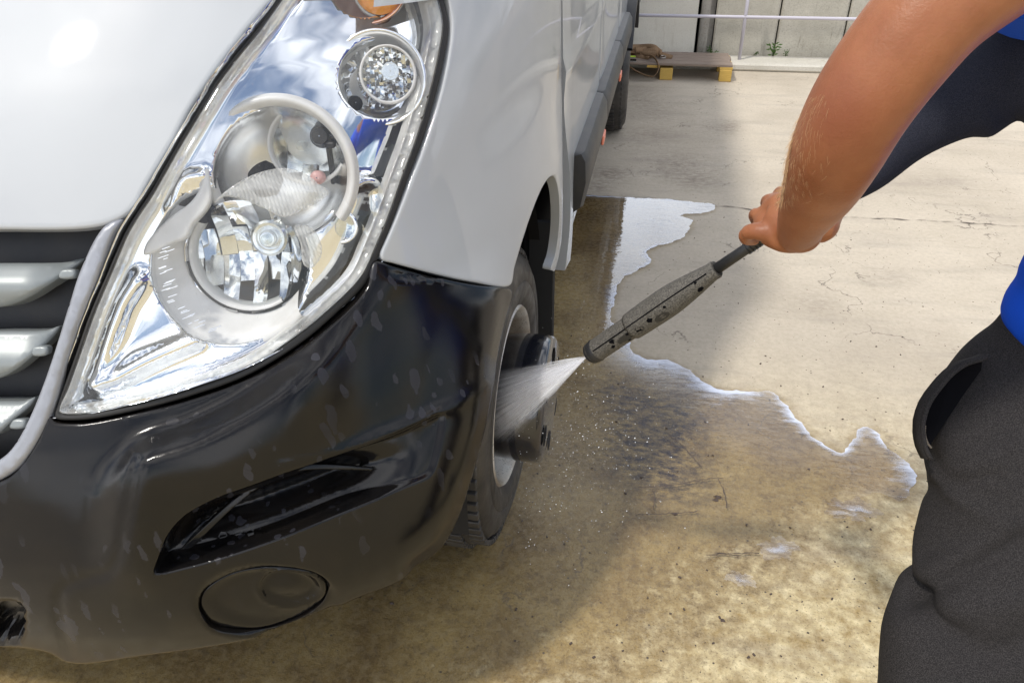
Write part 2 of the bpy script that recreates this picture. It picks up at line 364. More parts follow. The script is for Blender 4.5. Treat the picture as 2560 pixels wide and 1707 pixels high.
wv3 = t.new('ShaderNodeTexWave'); wv3.inputs['Scale'].default_value = 60; wv3.inputs['Distortion'].default_value = 9; wv3.inputs['Detail'].default_value = 3; t.l.new(v, wv3.inputs['Vector']); t.bump(t.math('ADD', t.math('ADD', t.noise(v, 420, 4), t.math('MULTIPLY', t.noise(v, 70, 4), 1.4)), t.math('MULTIPLY', wv3.outputs[1] if len(wv3.outputs) > 1 else wv3.outputs[0], .08)), .4, .0009)
def cloth(name, c1, c2, sc=900, rough=.9):
    m = mat(name, c1, rough, spec=.2); t = NT(m); v = t.coord(); t.set('Base Color', t.mix(t.ramp(t.noise(v, sc, 2), [(.4, 0.), (.68, 1.)]), c1, c2)); t.bump(t.noise(v, sc * 1.2, 2), .6, .001)
    return m
M['pants'] = cloth('charcoal_jersey', (.013, .012, .012), (.045, .041, .040), 800); M['sleeve'] = cloth('navy_black_jersey', (.012, .014, .022), (.035, .036, .05), 1100)
M['blue'] = cloth('blue_cotton', (.006, .07, .55), (.01, .09, .62), 1500); M['shoe'] = mat('shoe_leather', (.04, .04, .04), .5); M['hair'] = mat('hair_brown', (.03, .018, .01), .6)
M['armhair'] = mat('fine_body_hair', (.55, .36, .18), .5)
m = M['lance'] = mat('worn_lance_rubber', (.07, .065, .06), .6); t = NT(m); v = t.coord()
c = t.mix(t.ramp(t.noise(v, 420, 6, .75), [(.40, 0.), (.64, 1.)]), (.035, .032, .027), (.15, .138, .118)); c = t.mix(t.ramp(t.noise(v, 90, 5, .6), [(.68, 0.), (.70, 1.)]), c, (.008, .008, .008)); t.set('Base Color', c); t.bump(t.noise(v, 500, 4, .7), .7, .0015)
M['rod'] = mat('black_rod', (.02, .02, .021), .4); NT(M['rod']).bump(NT(M['rod']).noise(NT(M['rod']).coord(), 300, 3), .3, .001)

# ground
m = M['ground'] = mat('concrete_ground', (.5, .48, .44), .85); t = NT(m); v = t.coord()
n_big = t.noise(v, .9, 5, .6); n_mid = t.noise(v, 5, 7, .6, .3); n_f = t.noise(v, 60, 6, .65); n_g = t.noise(v, 190, 4, .75)
streak = t.noise(t.coord('Object', (1.2, 5, 1)), 1.6, 6, .6)
yel = t.attr('yellow')
dry = t.mix(n_mid, (.60, .53, .43), (.46, .40, .31)); dry = t.mix(t.math('MULTIPLY', t.ramp(n_big, [(.42, 0.), (.66, 1.)]), .5), dry, (.32, .27, .205)); dry = t.mix(yel, dry, t.mix(t.ramp(t.noise(v, 22, 6, .7), [(.35, 0.), (.65, 1.)]), (.30, .21, .085), (.70, .60, .37)))
dry = t.mix(t.math('MULTIPLY', t.ramp(streak, [(.52, 0.), (.72, 1.)]), .35), dry, (.25, .22, .195))
dry = t.mix(t.math('MULTIPLY', t.ramp(n_f, [(.35, 1.), (.6, 0.)]), .22), dry, (.22, .19, .15))
dry = t.mix(t.math('MULTIPLY', t.ramp(n_g, [(.32, 1.), (.45, 0.)]), t.math('MULTIPLY_ADD', yel, .7, .2)), dry, (.12, .09, .05))
wet = t.mix(t.ramp(n_mid, [(.35, 0.), (.65, 1.)]), (.33, .238, .10), (.18, .122, .052)); wet = t.mix(t.ramp(n_g, [(.35, .5), (.5, 0.)]), wet, (.055, .04, .025)); wet = t.mix(t.math('MULTIPLY', t.ramp(n_f, [(.48, 0.), (.70, 1.)]), .5), wet, (.38, .30, .17)); wet = t.mix(t.math('MULTIPLY', t.ramp(t.noise(v, 34, 8, .75), [(.36, 1.), (.5, 0.)]), .55), wet, (.09, .062, .038))
sp = t.ramp(t.noise(v, 420, 1), [(.70, 0.), (.74, .6)]); wet = t.mix(sp, wet, (.5, .45, .36))
crv = t.new('ShaderNodeVectorMath'); crv.operation = 'ADD'; cn = t.new('ShaderNodeTexNoise'); cn.inputs['Scale'].default_value = 7; cn.inputs['Detail'].default_value = 5; t.l.new(v, cn.inputs['Vector']); t.l.new(v, crv.inputs[0]); cs = t.new('ShaderNodeVectorMath'); cs.operation = 'SCALE'; cs.inputs['Scale'].default_value = .35; t.l.new(cn.outputs['Color'], cs.inputs[0]); t.l.new(cs.outputs[0], crv.inputs[1]); ck = t.voro(crv.outputs[0], 1.5, 'DISTANCE_TO_EDGE')
crk = t.math('MULTIPLY', t.ramp(ck.outputs['Distance'], [(.0, 1.), (.007, 0.)]), t.ramp(t.noise(v, 3.3, 2), [(.5, 0.), (.6, .8)]))
wa = t.attr('wet'); wa2 = t.math('ADD', t.math('MULTIPLY', wa, t.math('MULTIPLY_ADD', yel, -.8, 1.)), t.math('MULTIPLY', t.math('SUBTRACT', t.noise(v, 26, 8, .72), .5), t.math('MULTIPLY_ADD', yel, .16, .05))); wf = t.ramp(t.math('ADD', wa2, .5), [(.475, 0.), (.525, 1.)])
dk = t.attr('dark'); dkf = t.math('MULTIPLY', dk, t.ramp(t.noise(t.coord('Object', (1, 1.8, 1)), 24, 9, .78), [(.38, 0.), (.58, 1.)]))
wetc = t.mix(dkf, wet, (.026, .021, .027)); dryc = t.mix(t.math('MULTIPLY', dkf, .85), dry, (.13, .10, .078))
cc = t.mix(crk, t.mix(wf, dryc, wetc), (.10, .08, .065)); pit = t.voro(v, 75); ps_ = t.new('ShaderNodeSeparateColor'); t.l.new(pit.outputs['Color'], ps_.inputs[0]); cc = t.mix(t.math('MULTIPLY', t.math('GREATER_THAN', t.math('MULTIPLY', ps_.outputs[1], .22), pit.outputs['Distance']), t.math('GREATER_THAN', ps_.outputs[0], .8)), cc, (.09, .07, .05))
t.set('Base Color', cc); t.set('Roughness', t.mix(wf, .85, t.mix(t.ramp(n_f, [(.3, 0.), (.7, 1.)]), .16, .4))); t.bump(t.math('ADD', n_f, t.math('MULTIPLY', n_g, .7)), .35, .004)
m = M['puddle'] = bpy.data.materials.new('puddle_water'); m.use_nodes = True; t = NT(m); t.n.remove(t.b)
tr = t.new('ShaderNodeBsdfTransparent'); tr.inputs['Color'].default_value = (.94, .91, .87, 1); gl = t.new('ShaderNodeBsdfGlossy'); gl.inputs['Roughness'].default_value = .03; gl.inputs['Color'].default_value = (.86, .92, 1, 1)
vv = t.coord('Object', (1, 2.4, 1)); wb_ = t.new('ShaderNodeBump'); wb_.inputs['Strength'].default_value = .13; wb_.inputs['Distance'].default_value = .006; t.l.new(t.noise(vv, 14, 3), wb_.inputs['Height']); t.l.new(wb_.outputs[0], gl.inputs['Normal'])
frw = schlick(t, .035)
s1 = t.new('ShaderNodeMixShader'); t.l.new(t.math('MINIMUM', t.math('MULTIPLY', frw, 2.4), 1.), s1.inputs[0]); t.l.new(tr.outputs[0], s1.inputs[1]); t.l.new(gl.outputs[0], s1.inputs[2])
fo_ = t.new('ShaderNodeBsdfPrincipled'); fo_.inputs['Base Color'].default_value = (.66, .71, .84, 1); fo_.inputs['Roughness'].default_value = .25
e = t.attr('foam'); e = t.math('ADD', e, t.math('MULTIPLY', t.math('SUBTRACT', t.noise(t.coord('Object', (.35, 1.6, 1)), 34, 7, .7), .5), 1.5)); s2 = t.new('ShaderNodeMixShader'); t.l.new(t.math('MULTIPLY', t.ramp(e, [(.30, 0.), (.95, 1.)]), .85), s2.inputs[0]); t.l.new(s1.outputs[0], s2.inputs[1]); t.l.new(fo_.outputs[0], s2.inputs[2])  # foam rim plus painted sky sheen on the upper puddle, streaked by noise
s3 = t.new('ShaderNodeMixShader'); tr2 = t.new('ShaderNodeBsdfTransparent'); t.l.new(t.attr('fade'), s3.inputs[0]); t.l.new(tr2.outputs[0], s3.inputs[1]); t.l.new(s2.outputs[0], s3.inputs[2]); t.l.new(s3.outputs[0], t.n['Material Output'].inputs['Surface'])
def conc(name, c1, c2, c3):
    m = mat(name, c1, .9); t = NT(m); v = t.coord(); c = t.mix(t.ramp(t.noise(v, 3.5, 7, .65), [(.35, 0.), (.68, 1.)]), c1, c2); c = t.mix(t.ramp(t.noise(t.coord('Object', (6, 6, 1)), 3, 6, .7), [(.58, 0.), (.75, .8)]), c, c3)
    c = t.mix(t.ramp(t.noise(v, 90, 5, .7), [(.3, .5), (.48, 0.)]), c, c3); t.set('Base Color', c); t.bump(t.noise(v, 80, 6, .7), .5, .006); return m
M['wall'] = conc('wall_concrete', (.50, .475, .41), (.37, .35, .295), (.17, .155, .125)); M['cream'] = conc('cream_render', (.80, .77, .68), (.74, .70, .61), (.6, .55, .45))
M['pillar'] = conc('pillar_concrete', (.40, .38, .34), (.30, .28, .25), (.12, .11, .09)); M['kerb'] = conc('white_kerb', (.58, .555, .49), (.50, .475, .41), (.34, .31, .25))
M['railpaint'] = mat('grey_rail_paint', (.52, .50, .56), .45)
m = M['deck'] = mat('old_wood', (.2, .15, .12), .85); t = NT(m); v = t.coord('Object', (1.5, 14, 14)); t.set('Base Color', t.mix(t.noise(v, 7, 7, .7), (.07, .048, .036), (.44, .35, .28))); t.bump(t.noise(v, 18, 6, .7), .6, .004)
m = M['block'] = mat('yellow_wood', (.5, .33, .1), .8); t = NT(m); v = t.coord('Object', (2, 2, 30)); t.set('Base Color', t.mix(t.noise(v, 8, 6, .7), (.38, .22, .04), (.72, .50, .14)))
m = M['strap'] = cloth('tan_webbing', (.20, .125, .07), (.34, .23, .14), 300); M['steel'] = mat('steel_ring', (.4, .37, .34), .35, metal=.9)
M['lime'] = mat('lime_tape', (.55, .75, .08), .5); M['leaf'] = mat('weed_leaf', (.07, .14, .03), .6); M['joint'] = mat('joint_filler', (.08, .06, .05), .9)
M['drop'] = mat('water_drops', (.85, .87, .9), .15, coat=.5)
m = M['liner'] = mat('arch_liner', (.008, .008, .009), .8)
M['mud'] = mat('mud_flap', (.025, .026, .028), .5)
M['glass'] = mat('windscreen_glass', (.02, .025, .03), .04, coat=1.)

# ------------------------------------------------------------------ ground
def lines(a, b, lo, hi, fine):
    L = list(np.arange(lo, hi + 1e-6, fine)); s_ = fine; x = hi
    while x < b: s_ *= 1.35; x += s_; L.append(min(x, b))
    s_ = fine; x = lo
    while x > a: s_ *= 1.35; x -= s_; L.insert(0, max(x, a))
    return np.array(L)
wet_px = [(1337, 451), (1420, 455), (1500, 458), (1560, 463), (1638, 472), (1625, 490), (1560, 497), (1588, 508), (1575, 540), (1540, 560), (1490, 575), (1485, 590), (1497, 603), (1468, 622), (1430, 640), (1415, 680), (1402, 730), (1432, 765), (1452, 808), (1480, 824), (1540, 833), (1600, 866), (1640, 892), (1700, 903), (1775, 903), (1800, 925), (1830, 968), (1870, 1008), (1930, 1040), (1958, 1018), (1982, 984), (2012, 990), (2030, 1020), (2060, 1050), (2100, 1088), (2090, 1140), (2060, 1152), (2010, 1130), (1975, 1150), (2003, 1180), (1960, 1215), (1900, 1195), (1840, 1245), (1810, 1290), (1740, 1300), (1690, 1360), (1640, 1420), (1560, 1490), (1400, 1600), (1200, 1700), (700, 1900), (-500, 1900)]
wet_g = np.array([on_z(*p)[:2] for p in wet_px]); wet_g = np.r_[wet_g, [[-2.6, -1.2], [-2.6, 2.2]]]
wet_s = resample(wet_g, .03)
gx = lines(-300, 300, -1.7, 1.9, .02); gy = lines(-300, 400, -1.0, 2.6, .02)
GX, GY = np.meshgrid(gx, gy); pts = np.c_[GX.ravel(), GY.ravel()]
near = (np.abs(pts[:, 0]) < 3.2) & (np.abs(pts[:, 1] - .8) < 3.4)
wd = np.full(len(pts), -.5); d_ = pdist(pts[near], wet_s[::2]); ins = inside(pts[near], wet_s); wd[near] = np.clip(np.where(ins, d_, -d_), -.5, .5)
def blob(p, cx, cy, r): c = on_z(cx, cy)[:2]; e = on_z(cx + r, cy)[:2]; R_ = np.linalg.norm(e - c); return np.exp(-((p - c) ** 2).sum(1) / R_ ** 2)
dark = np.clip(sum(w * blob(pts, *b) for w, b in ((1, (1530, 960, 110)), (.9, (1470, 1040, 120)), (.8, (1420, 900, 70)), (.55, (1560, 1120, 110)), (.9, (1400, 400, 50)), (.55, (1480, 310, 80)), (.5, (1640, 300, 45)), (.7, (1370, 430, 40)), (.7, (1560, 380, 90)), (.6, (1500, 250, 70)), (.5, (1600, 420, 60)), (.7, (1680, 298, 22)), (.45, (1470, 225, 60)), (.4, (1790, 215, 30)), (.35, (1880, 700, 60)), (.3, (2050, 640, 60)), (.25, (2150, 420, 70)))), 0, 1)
yel = np.clip(1 - sstep(pts[:, 1], -.2, 1.0), 0, 1) * sstep(pts[:, 0], -1.5, -.2)
V = np.c_[pts, np.zeros(len(pts))]; nx, ny = len(gx), len(gy)
I = np.arange(nx * ny).reshape(ny, nx); Q = np.stack([I[:-1, :-1], I[:-1, 1:], I[1:, 1:], I[1:, :-1]], -1).reshape(-1, 4)
tag(mesh('ground', V, Q, M['ground'], None, True, dict(wet=wd, dark=dark, yellow=yel)), kind='structure')
# puddle: the standing water inside the wet area, with its foamy rim and a painted sky sheen
pud_px = wet_px[:41] + [(1940, 1190), (1870, 1130), (1760, 1130), (1660, 1080), (1560, 1010), (1500, 930), (1430, 880), (1380, 860), (1330, 800), (1325, 700), (1310, 600)]
pg = np.array([on_z(*p)[:2] for p in pud_px]); pg = np.r_[pg, [[-.3, 1.2], [-.45, 1.9]]]; po = resample(pg, .012)
nrm = offset_poly(po, 1.) - po; sarr = np.arange(len(po))
wob = sum(a * np.sin(sarr * f + ph) for a, f, ph in ((.004, .31, 0), (.003, .83, 1), (.002, 1.7, 2), (.0015, 2.9, .5))); po = po + nrm * wob[:, None]
vo, fo, _l = triangulate(po, [], [], .035, (.008, .02, .04))
d = pdist(vo, po); open_side = pdist(vo, po[int(len(po) * .0):]) 
def foam_sheen_w(p):
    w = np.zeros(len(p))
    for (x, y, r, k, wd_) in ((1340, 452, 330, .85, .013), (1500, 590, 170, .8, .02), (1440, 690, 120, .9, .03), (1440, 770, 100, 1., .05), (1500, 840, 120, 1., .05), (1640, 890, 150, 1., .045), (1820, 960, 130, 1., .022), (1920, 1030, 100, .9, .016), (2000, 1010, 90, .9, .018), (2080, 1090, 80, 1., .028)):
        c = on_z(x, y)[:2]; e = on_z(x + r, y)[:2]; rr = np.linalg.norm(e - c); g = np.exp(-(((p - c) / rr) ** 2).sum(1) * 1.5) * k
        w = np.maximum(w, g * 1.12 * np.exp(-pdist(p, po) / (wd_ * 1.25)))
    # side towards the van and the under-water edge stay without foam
    c = on_z(1500, 520)[:2]; e = np.linalg.norm(on_z(1640, 520)[:2] - c); w = np.maximum(w, .24 * np.exp(-(((p - c) / e) ** 2).sum(1)) * sstep(p[:, 0], on_z(1425, 560)[0], on_z(1440, 560)[0]))  # soft patch paints reflected sky on the upper puddle, cut off towards the van
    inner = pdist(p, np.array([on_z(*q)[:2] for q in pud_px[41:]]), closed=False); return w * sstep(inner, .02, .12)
fw = foam_sheen_w(vo); fade = sstep(pdist(vo, np.array([on_z(*q)[:2] for q in pud_px[41:]]), closed=False), 0, .16)
fo = np.array([f if np.cross(vo[f[1]] - vo[f[0]], vo[f[2]] - vo[f[0]]) > 0 else f[::-1] for f in fo])
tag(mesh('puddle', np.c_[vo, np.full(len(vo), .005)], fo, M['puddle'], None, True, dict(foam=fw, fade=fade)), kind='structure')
# small foam remains
for k, (cx, cy, r) in enumerate(((1785, 1265, 50), (1955, 1175, 60), (1700, 1335, 34))):
    c = on_z(cx, cy)[:2]; e = np.linalg.norm(on_z(cx + r, cy)[:2] - c); A = np.linspace(0, 2 * np.pi, 70, endpoint=False)
    rr = e * (.75 + .16 * np.sin(A * 2 + k) + .12 * np.sin(A * 5 + 2 * k) + .07 * np.sin(A * 11 + k) + .05 * np.sin(A * 19 + 3 * k)); o = c + np.c_[np.cos(A) * rr * 1.1, np.sin(A) * rr * .9]
    vo, fo, _l = triangulate(o, [], [], e / 7, (e / 20,)); d = pdist(vo, o)
    fo = np.array([f if np.cross(vo[f[1]] - vo[f[0]], vo[f[2]] - vo[f[0]]) > 0 else f[::-1] for f in fo])
    tag(mesh('foam_patch', np.c_[vo, np.full(len(vo), .009)], fo, M['puddle'], None, True, dict(foam=.08 + .42 * np.clip(d / (e * .45), 0, 1), fade=np.ones(len(vo)))),
        ('white foam remnant on the concrete between the puddle and the lower picture edge', 'bluish foam remnant beside the lobe of the puddle near the trousers', 'thin faint foam streak lying nearest the bottom of the picture')[k], 'foam patch', 'foam remnants on the concrete')
# expansion joint
J = [on_z(*p) for p in ((1336, 450), (1500, 457), (1640, 473), (1700, 479), (1760, 487), (1850, 492), (1940, 500), (2060, 505), (2200, 512), (2352, 522), (2700, 540))]
J = resample([p[:2] for p in J], .02, closed=False); w = .0018 + .0022 * np.sin(np.arange(len(J)) * 1.3) + .002 * np.sin(np.arange(len(J)) * .37); J[:, 1] += .004 * np.sin(np.arange(len(J)) * .9)
V = np.r_[np.c_[J + np.c_[np.zeros(len(J)), w], np.full(len(J), .004)], np.c_[J - np.c_[np.zeros(len(J)), w * .6], np.full(len(J), .004)]]; n = len(J)
tag(mesh('expansion_joint', V, [(i + n, i + n + 1, i + 1, i) for i in range(n - 1)], M['joint']), kind='structure')
for q in ([(1450, 1128), (1540, 1122), (1620, 1108), (1660, 1105)], [(1500, 1130), (1502, 1150), (1500, 1178)], [(1650, 1108), (1662, 1140), (1668, 1175)], [(1620, 1282), (1680, 1279), (1740, 1277)], [(1640, 1276), (1700, 1284)], [(1530, 1000), (1570, 1035), (1610, 1080)], [(1460, 1190), (1520, 1188), (1600, 1182)]):
    L_ = resample([on_z(*p)[:2] for p in q], .008, closed=False); L_ += rng.normal(0, .0012, L_.shape); T_ = np.gradient(L_, axis=0); N_ = np.stack([-T_[:, 1], T_[:, 0]], 1); N_ /= np.linalg.norm(N_, axis=1, keepdims=True) + 1e-9; wd2 = (.0006 + .0011 * rng.random(len(L_)))[:, None]; n = len(L_)
    tag(mesh('surface_scratch', np.r_[np.c_[L_ + N_ * wd2, np.full(n, .0125)], np.c_[L_ - N_ * wd2, np.full(n, .0125)]], [(i + n, i + n + 1, i + 1, i) for i in range(n - 1)], M['joint']), kind='structure')
# pebbles and debris
deb = MB()
for k in range(140):
    x, y = rng.uniform(1150, 2150), rng.uniform(480, 1560); p = on_z(x, y); 
    r = rng.uniform(.0012, .0035); a = rng.uniform(0, 6); deb.box((p[0], p[1], r * .5), (r * 2.2, r * 1.3, r), np.array([[math.cos(a), -math.sin(a), 0], [math.sin(a), math.cos(a), 0], [0, 0, 1]]), r * .25)
for (x, y, r) in ((1650, 1142, .011), (1645, 1148, .009), (1660, 1425, .007), (1550, 1180, .008), (900, 1385, .006)):
    p = on_z(x, y); q = [np.array((p[0] + r * rng.uniform(.6, 1.3) * math.cos(a), p[1] + r * rng.uniform(.3, .8) * math.sin(a), .0005)) for a in np.linspace(0, 2 * math.pi, 9, endpoint=False)]; deb.add(q + [(np.array((p[0], p[1], 0)) * .45 + v_ * .55) * (1, 1, 0) + (0, 0, r * rng.uniform(.2, .5)) for v_ in q], [(i, (i + 1) % 9, 9 + (i + 1) % 9, 9 + i) for i in range(9)] + [tuple(range(9, 18))])
tag(deb.build('grit', M['joint'], smooth=False), kind='stuff', label='dark grit and crumbs scattered on the concrete')

# ------------------------------------------------------------------ background: wall, kerb, railing, pallet
WY = 5.28
def wx(x, y=60): return on_y(x, y, WY)[0]
wall = empty('concrete_wall', (2, WY, 0)); tag(wall, 'rough grey concrete panel wall behind the railing', 'wall')
xs_ = [wx(1640), wx(1788), wx(1944), wx(2100), wx(2260)]; xs_ += [xs_[-1] + .48 * k for k in range(1, 8)]
for k in range(len(xs_) - 1):
    MB().box(((xs_[k] + xs_[k + 1]) / 2, WY + .1, .45), (xs_[k + 1] - xs_[k] - .012, .2, .9), None, .012).build('panel', M['wall'], wall, False)
MB().box(((xs_[0] + xs_[-1]) / 2, WY + .13, .44), (xs_[-1] - xs_[0], .16, .86)).build('backing', M['black'], wall, False)
pil = MB().box(((wx(1607) + wx(1628)) / 2, WY + .12, .48), (wx(1628) - wx(1607), .3, .96), None, .015).build('wall_pillar', M['pillar']); tag(pil, 'narrow concrete pillar between cream wall and grey panel wall', 'pillar')
MB().box(((wx(1628) + wx(1640)) / 2, WY + .11, .45), (wx(1640) - wx(1628), .1, .9)).build('recess', M['pillar'], wall, False)
cw = MB().box(((wx(1600) - 4) / 2, WY + .1, .46), (wx(1600) + 4, .2, .92), None, .003)
tag(cw.build('cream_wall', M['cream'], None, False), 'cream rendered wall behind the wooden pallet', 'wall')
tag(MB().box((3.0, 5.07, .03), (12, .30, .06), None, .015).build('kerb', M['kerb'], None, False), kind='structure')
rail = empty('railing', (.87, 5.05, 0)); tag(rail, 'thin grey painted tube railing in front of the concrete wall', 'railing')
zr = on_y(1715, 40, 5.05)[2]
MB().tube([(-2.5, 5.05, zr), (.5, 5.05, zr), (1.5, 5.05, zr), (5.5, 5.05, zr)], .0125, 10).build('rail', M['railpaint'], rail)
MB().tube([(-2.5, 5.05, .80), (5.5, 5.05, .80)], .0125, 10).build('rail', M['railpaint'], rail)
for x in (-.9, .875, on_y(2349, 20, 5.05)[0], 4.2):
    MB().tube([(x, 5.052, .05), (x, 5.052, .82)], .013, 10).build('post', M['railpaint'], rail)
MB().box((wx(1602), WY + .17, .45), (.12, .04, .9)).build('gap_filler', M['black'], wall, False)
# a broken stone on the kerb far right
ps = on_y(2322, 40, 5.2); MB().box((ps[0], 5.2, ps[2]), (.085, .06, .05), None, .008).build('stone_lump', M['wall'], None, False)
tag(bpy.data.objects['stone_lump'], 'pale broken stone lump on the wall ledge above the dark sleeve', 'stone')
MB().box((ps[0] + .05, 5.22, ps[2] / 2 - .013), (.5, .1, ps[2] - .026), None, .005).build('ledge', M['wall'], wall, False)
# pallet
PY = 4.56; pal = empty('pallet', (.3, PY, 0)); tag(pal, 'weathered wooden pallet on yellow blocks by the wall', 'pallet')
px0, px1 = -.42, .80
yb = [PY + .0, PY + .105, PY + .21, PY + .315]
for k, y in enumerate(yb):
    MB().box(((px0 + px1) / 2 - .01, y + .05, .112), (px1 - px0 - (.02 if k % 2 else 0), .098, .018), None, .003).build('deck_board', M['deck'], pal, False)
for x in (px0 + .05, (px0 + px1) / 2 - .02 + .04, px1 - .055): MB().box((x, PY + .21, .094), (.095, .42, .018), None, .002).build('stringer_board', M['block'], pal, False)
for x in (px0 + .05, on_z(1529, 180)[0], px1 - .055):
    for y in (PY + .04, PY + .36): MB().box((x, y, .0425), (.095 if x < .5 else .09, .09, .085), None, .004).build('block', M['block'], pal, False)
sb = empty('strap_bundle', (.1, PY + .15, .121)); tag(sb, 'crumpled tan webbing straps with steel ring lying on the pallet', 'strap')
def ribbon(pts, w, th, up):
    P = resample(pts, .012, closed=False); T = np.gradient(P, axis=0); T /= np.linalg.norm(T, axis=1, keepdims=True); u = np.array(up, float)
    W = np.broadcast_to(u, P.shape) - T * (T @ u)[:, None]; W = W / (np.linalg.norm(W, axis=1, keepdims=True) + 1e-9); N = np.cross(T, W); V = []
    for a, b in ((-1, -1), (1, -1), (1, 1), (-1, 1)): V.append(P + W * w / 2 * a + N * th / 2 * b)
    V = np.stack(V, 1).reshape(-1, 3); n = len(P); return V, [(i * 4 + j, i * 4 + (j + 1) % 4, i * 4 + 4 + (j + 1) % 4, i * 4 + 4 + j) for i in range(n - 1) for j in range(4)]
def pp(x, y, Y): return on_y(x, y, Y)
b = MB(); b.add(*ribbon([pp(1440, 150, PY - .02), pp(1470, 168, PY - .04), pp(1500, 176, PY - .05), pp(1512, 160, PY - .03), pp(1508, 140, PY + .02), pp(1495, 128, PY + .08), pp(1480, 130, PY + .12)], .03, .004, (.2, -.8, .3))); b.build('strap', M['strap'], sb)
for k in range(7):
    b = MB(); q = [np.array(pp(1455 + 9 * k + rng.uniform(-10, 10), 128 - 10 * math.sin(k / 6 * 3) * (1 + .5 * (k % 2)) + rng.uniform(-5, 5), PY + .18 + rng.uniform(-.05, .05))) for _ in range(4)]
    q = [q[0] + (-.10, 0, 0), q[1] + (-.03, .03, .01), q[2] + (.04, 0, 0), q[3] + (.09, -.02, -.02)]; q = [np.array((p[0], p[1], max(p[2], .128))) for p in q]
    b.add(*ribbon(q, .04, .006, (rng.uniform(-.3, .3), .6, .8))); b.build('strap', M['strap'], sb)
A = np.linspace(0, 2 * np.pi, 25); rc = np.array(pp(1522, 137, PY + .15)); rc[2] = max(rc[2], .135)
MB().tube([rc + (math.cos(a) * .022, math.sin(a) * .022, .004 * math.sin(a)) for a in A], .0045, 8).build('ring', M['steel'], sb)
bc = np.array(pp(1458, 135, PY + .05)); bc[2] = max(bc[2], .14)
for k, mm in enumerate(('lime', 'steel', 'black', 'steel')):
    MB().box(bc + (-.02 + .004 * k, -.012 * k, .012 - .010 * k), (.05, .010, .01), None, .002).build('buckle_band', M[mm], sb, False)
# weeds at the wall foot
for (x, y, s_, lab) in ((1772, 147, .10, 'green weed growing at the foot of the grey wall near the joint'), (1632, 122, .06, 'small weed at the foot of the concrete pillar'), (1728, 150, .04, 'tiny weed sprig at the wall foot beside the railing post'), (1800, 150, .045, 'low creeping weed right of the larger wall-foot weed')):
    p = on_y(x, y, WY - .03); p[2] = .05; root = empty('weed', p); tag(root, lab, 'weed', 'weeds along the wall foot')
    for k in range(3):
        a = rng.uniform(-1.2, 1.2); tip = p + np.array((math.sin(a) * s_ * .8, -.02, s_ * math.cos(a) * .9 + .01)); b = MB(); b.tube([p, (p + tip) / 2 + (0, -.01, .01), tip], .0015, 5); b.build('stem', M['leaf'], root)
        for j in range(6):
            c = p + (tip - p) * (j + 1) / 6.2; b2 = rng.uniform(-1.5, 1.5) + a; L = s_ * .42; dv = np.array((math.sin(b2), -.25, math.cos(b2))) * L; sd_ = np.cross(dv, (0, 1, 0)) * .16
            MB().add([c, c + dv * .5 + sd_ + (0, -.004, 0), c + dv, c + dv * .5 - sd_ - (0, .004, 0)], [(0, 1, 2), (0, 2, 3)]).build('leaf', M['leaf'], root, False)

# ------------------------------------------------------------------ the van
van = empty('van', (0, 0, 0)); tag(van, 'white van with black bumper and big clear headlight being washed', 'van')
hood_px = [(-900, 527), (-420, 527), (-150, 527), (0, 526), (100, 527), (180, 525), (240, 516), (285, 497), (315, 468), (335, 430), (395, 330), (440, 245), (508, 145), (573, 62), (632, -8), (700, -85), (690, -120), (500, -125), (100, -125), (-420, -125), (-900, -125)]
panel('hood', hood_px, M['white'], van, grid=30, rnd=7, skirt=.02)
fender_px = [(1000, -80), (1024, -20), (1036, 20), (1040, 60), (1034, 120), (1014, 215), (980, 325), (940, 428), (910, 505), (886, 560), (876, 584), (880, 598), (902, 604), (1010, 632), (1090, 648), (1171, 657), (1184, 612), (1204, 545), (1225, 483), (1245, 435), (1262, 409), (1273, 404), (1281, 420), (1286, 450), (1287, 500), (1283, 550), (1276, 590), (1267, 620), (1275, 624), (1285, 590), (1292, 545), (1295, 480), (1295, 400), (1293, 280), (1291, 150), (1291, 0), (1290, -80), (1200, -110), (1080, -110)]
panel('fender', fender_px, M['white'], van, grid=18, rnd=4, skirt=.02, step=8)
# under-structure that closes the gaps behind the panels
under_px = [(-420, 480), (150, 480), (270, 440), (360, 300), (560, 20), (650, -110), (1250, -100), (1250, 380), (1180, 560), (1120, 900), (1040, 1180), (950, 1260), (300, 1440), (-420, 1340), (-900, 1220), (-900, 480)]
panel('inner_structure', under_px, M['black'], van, inset=.13, grid=60, rnd=2, skirt=0, step=40)
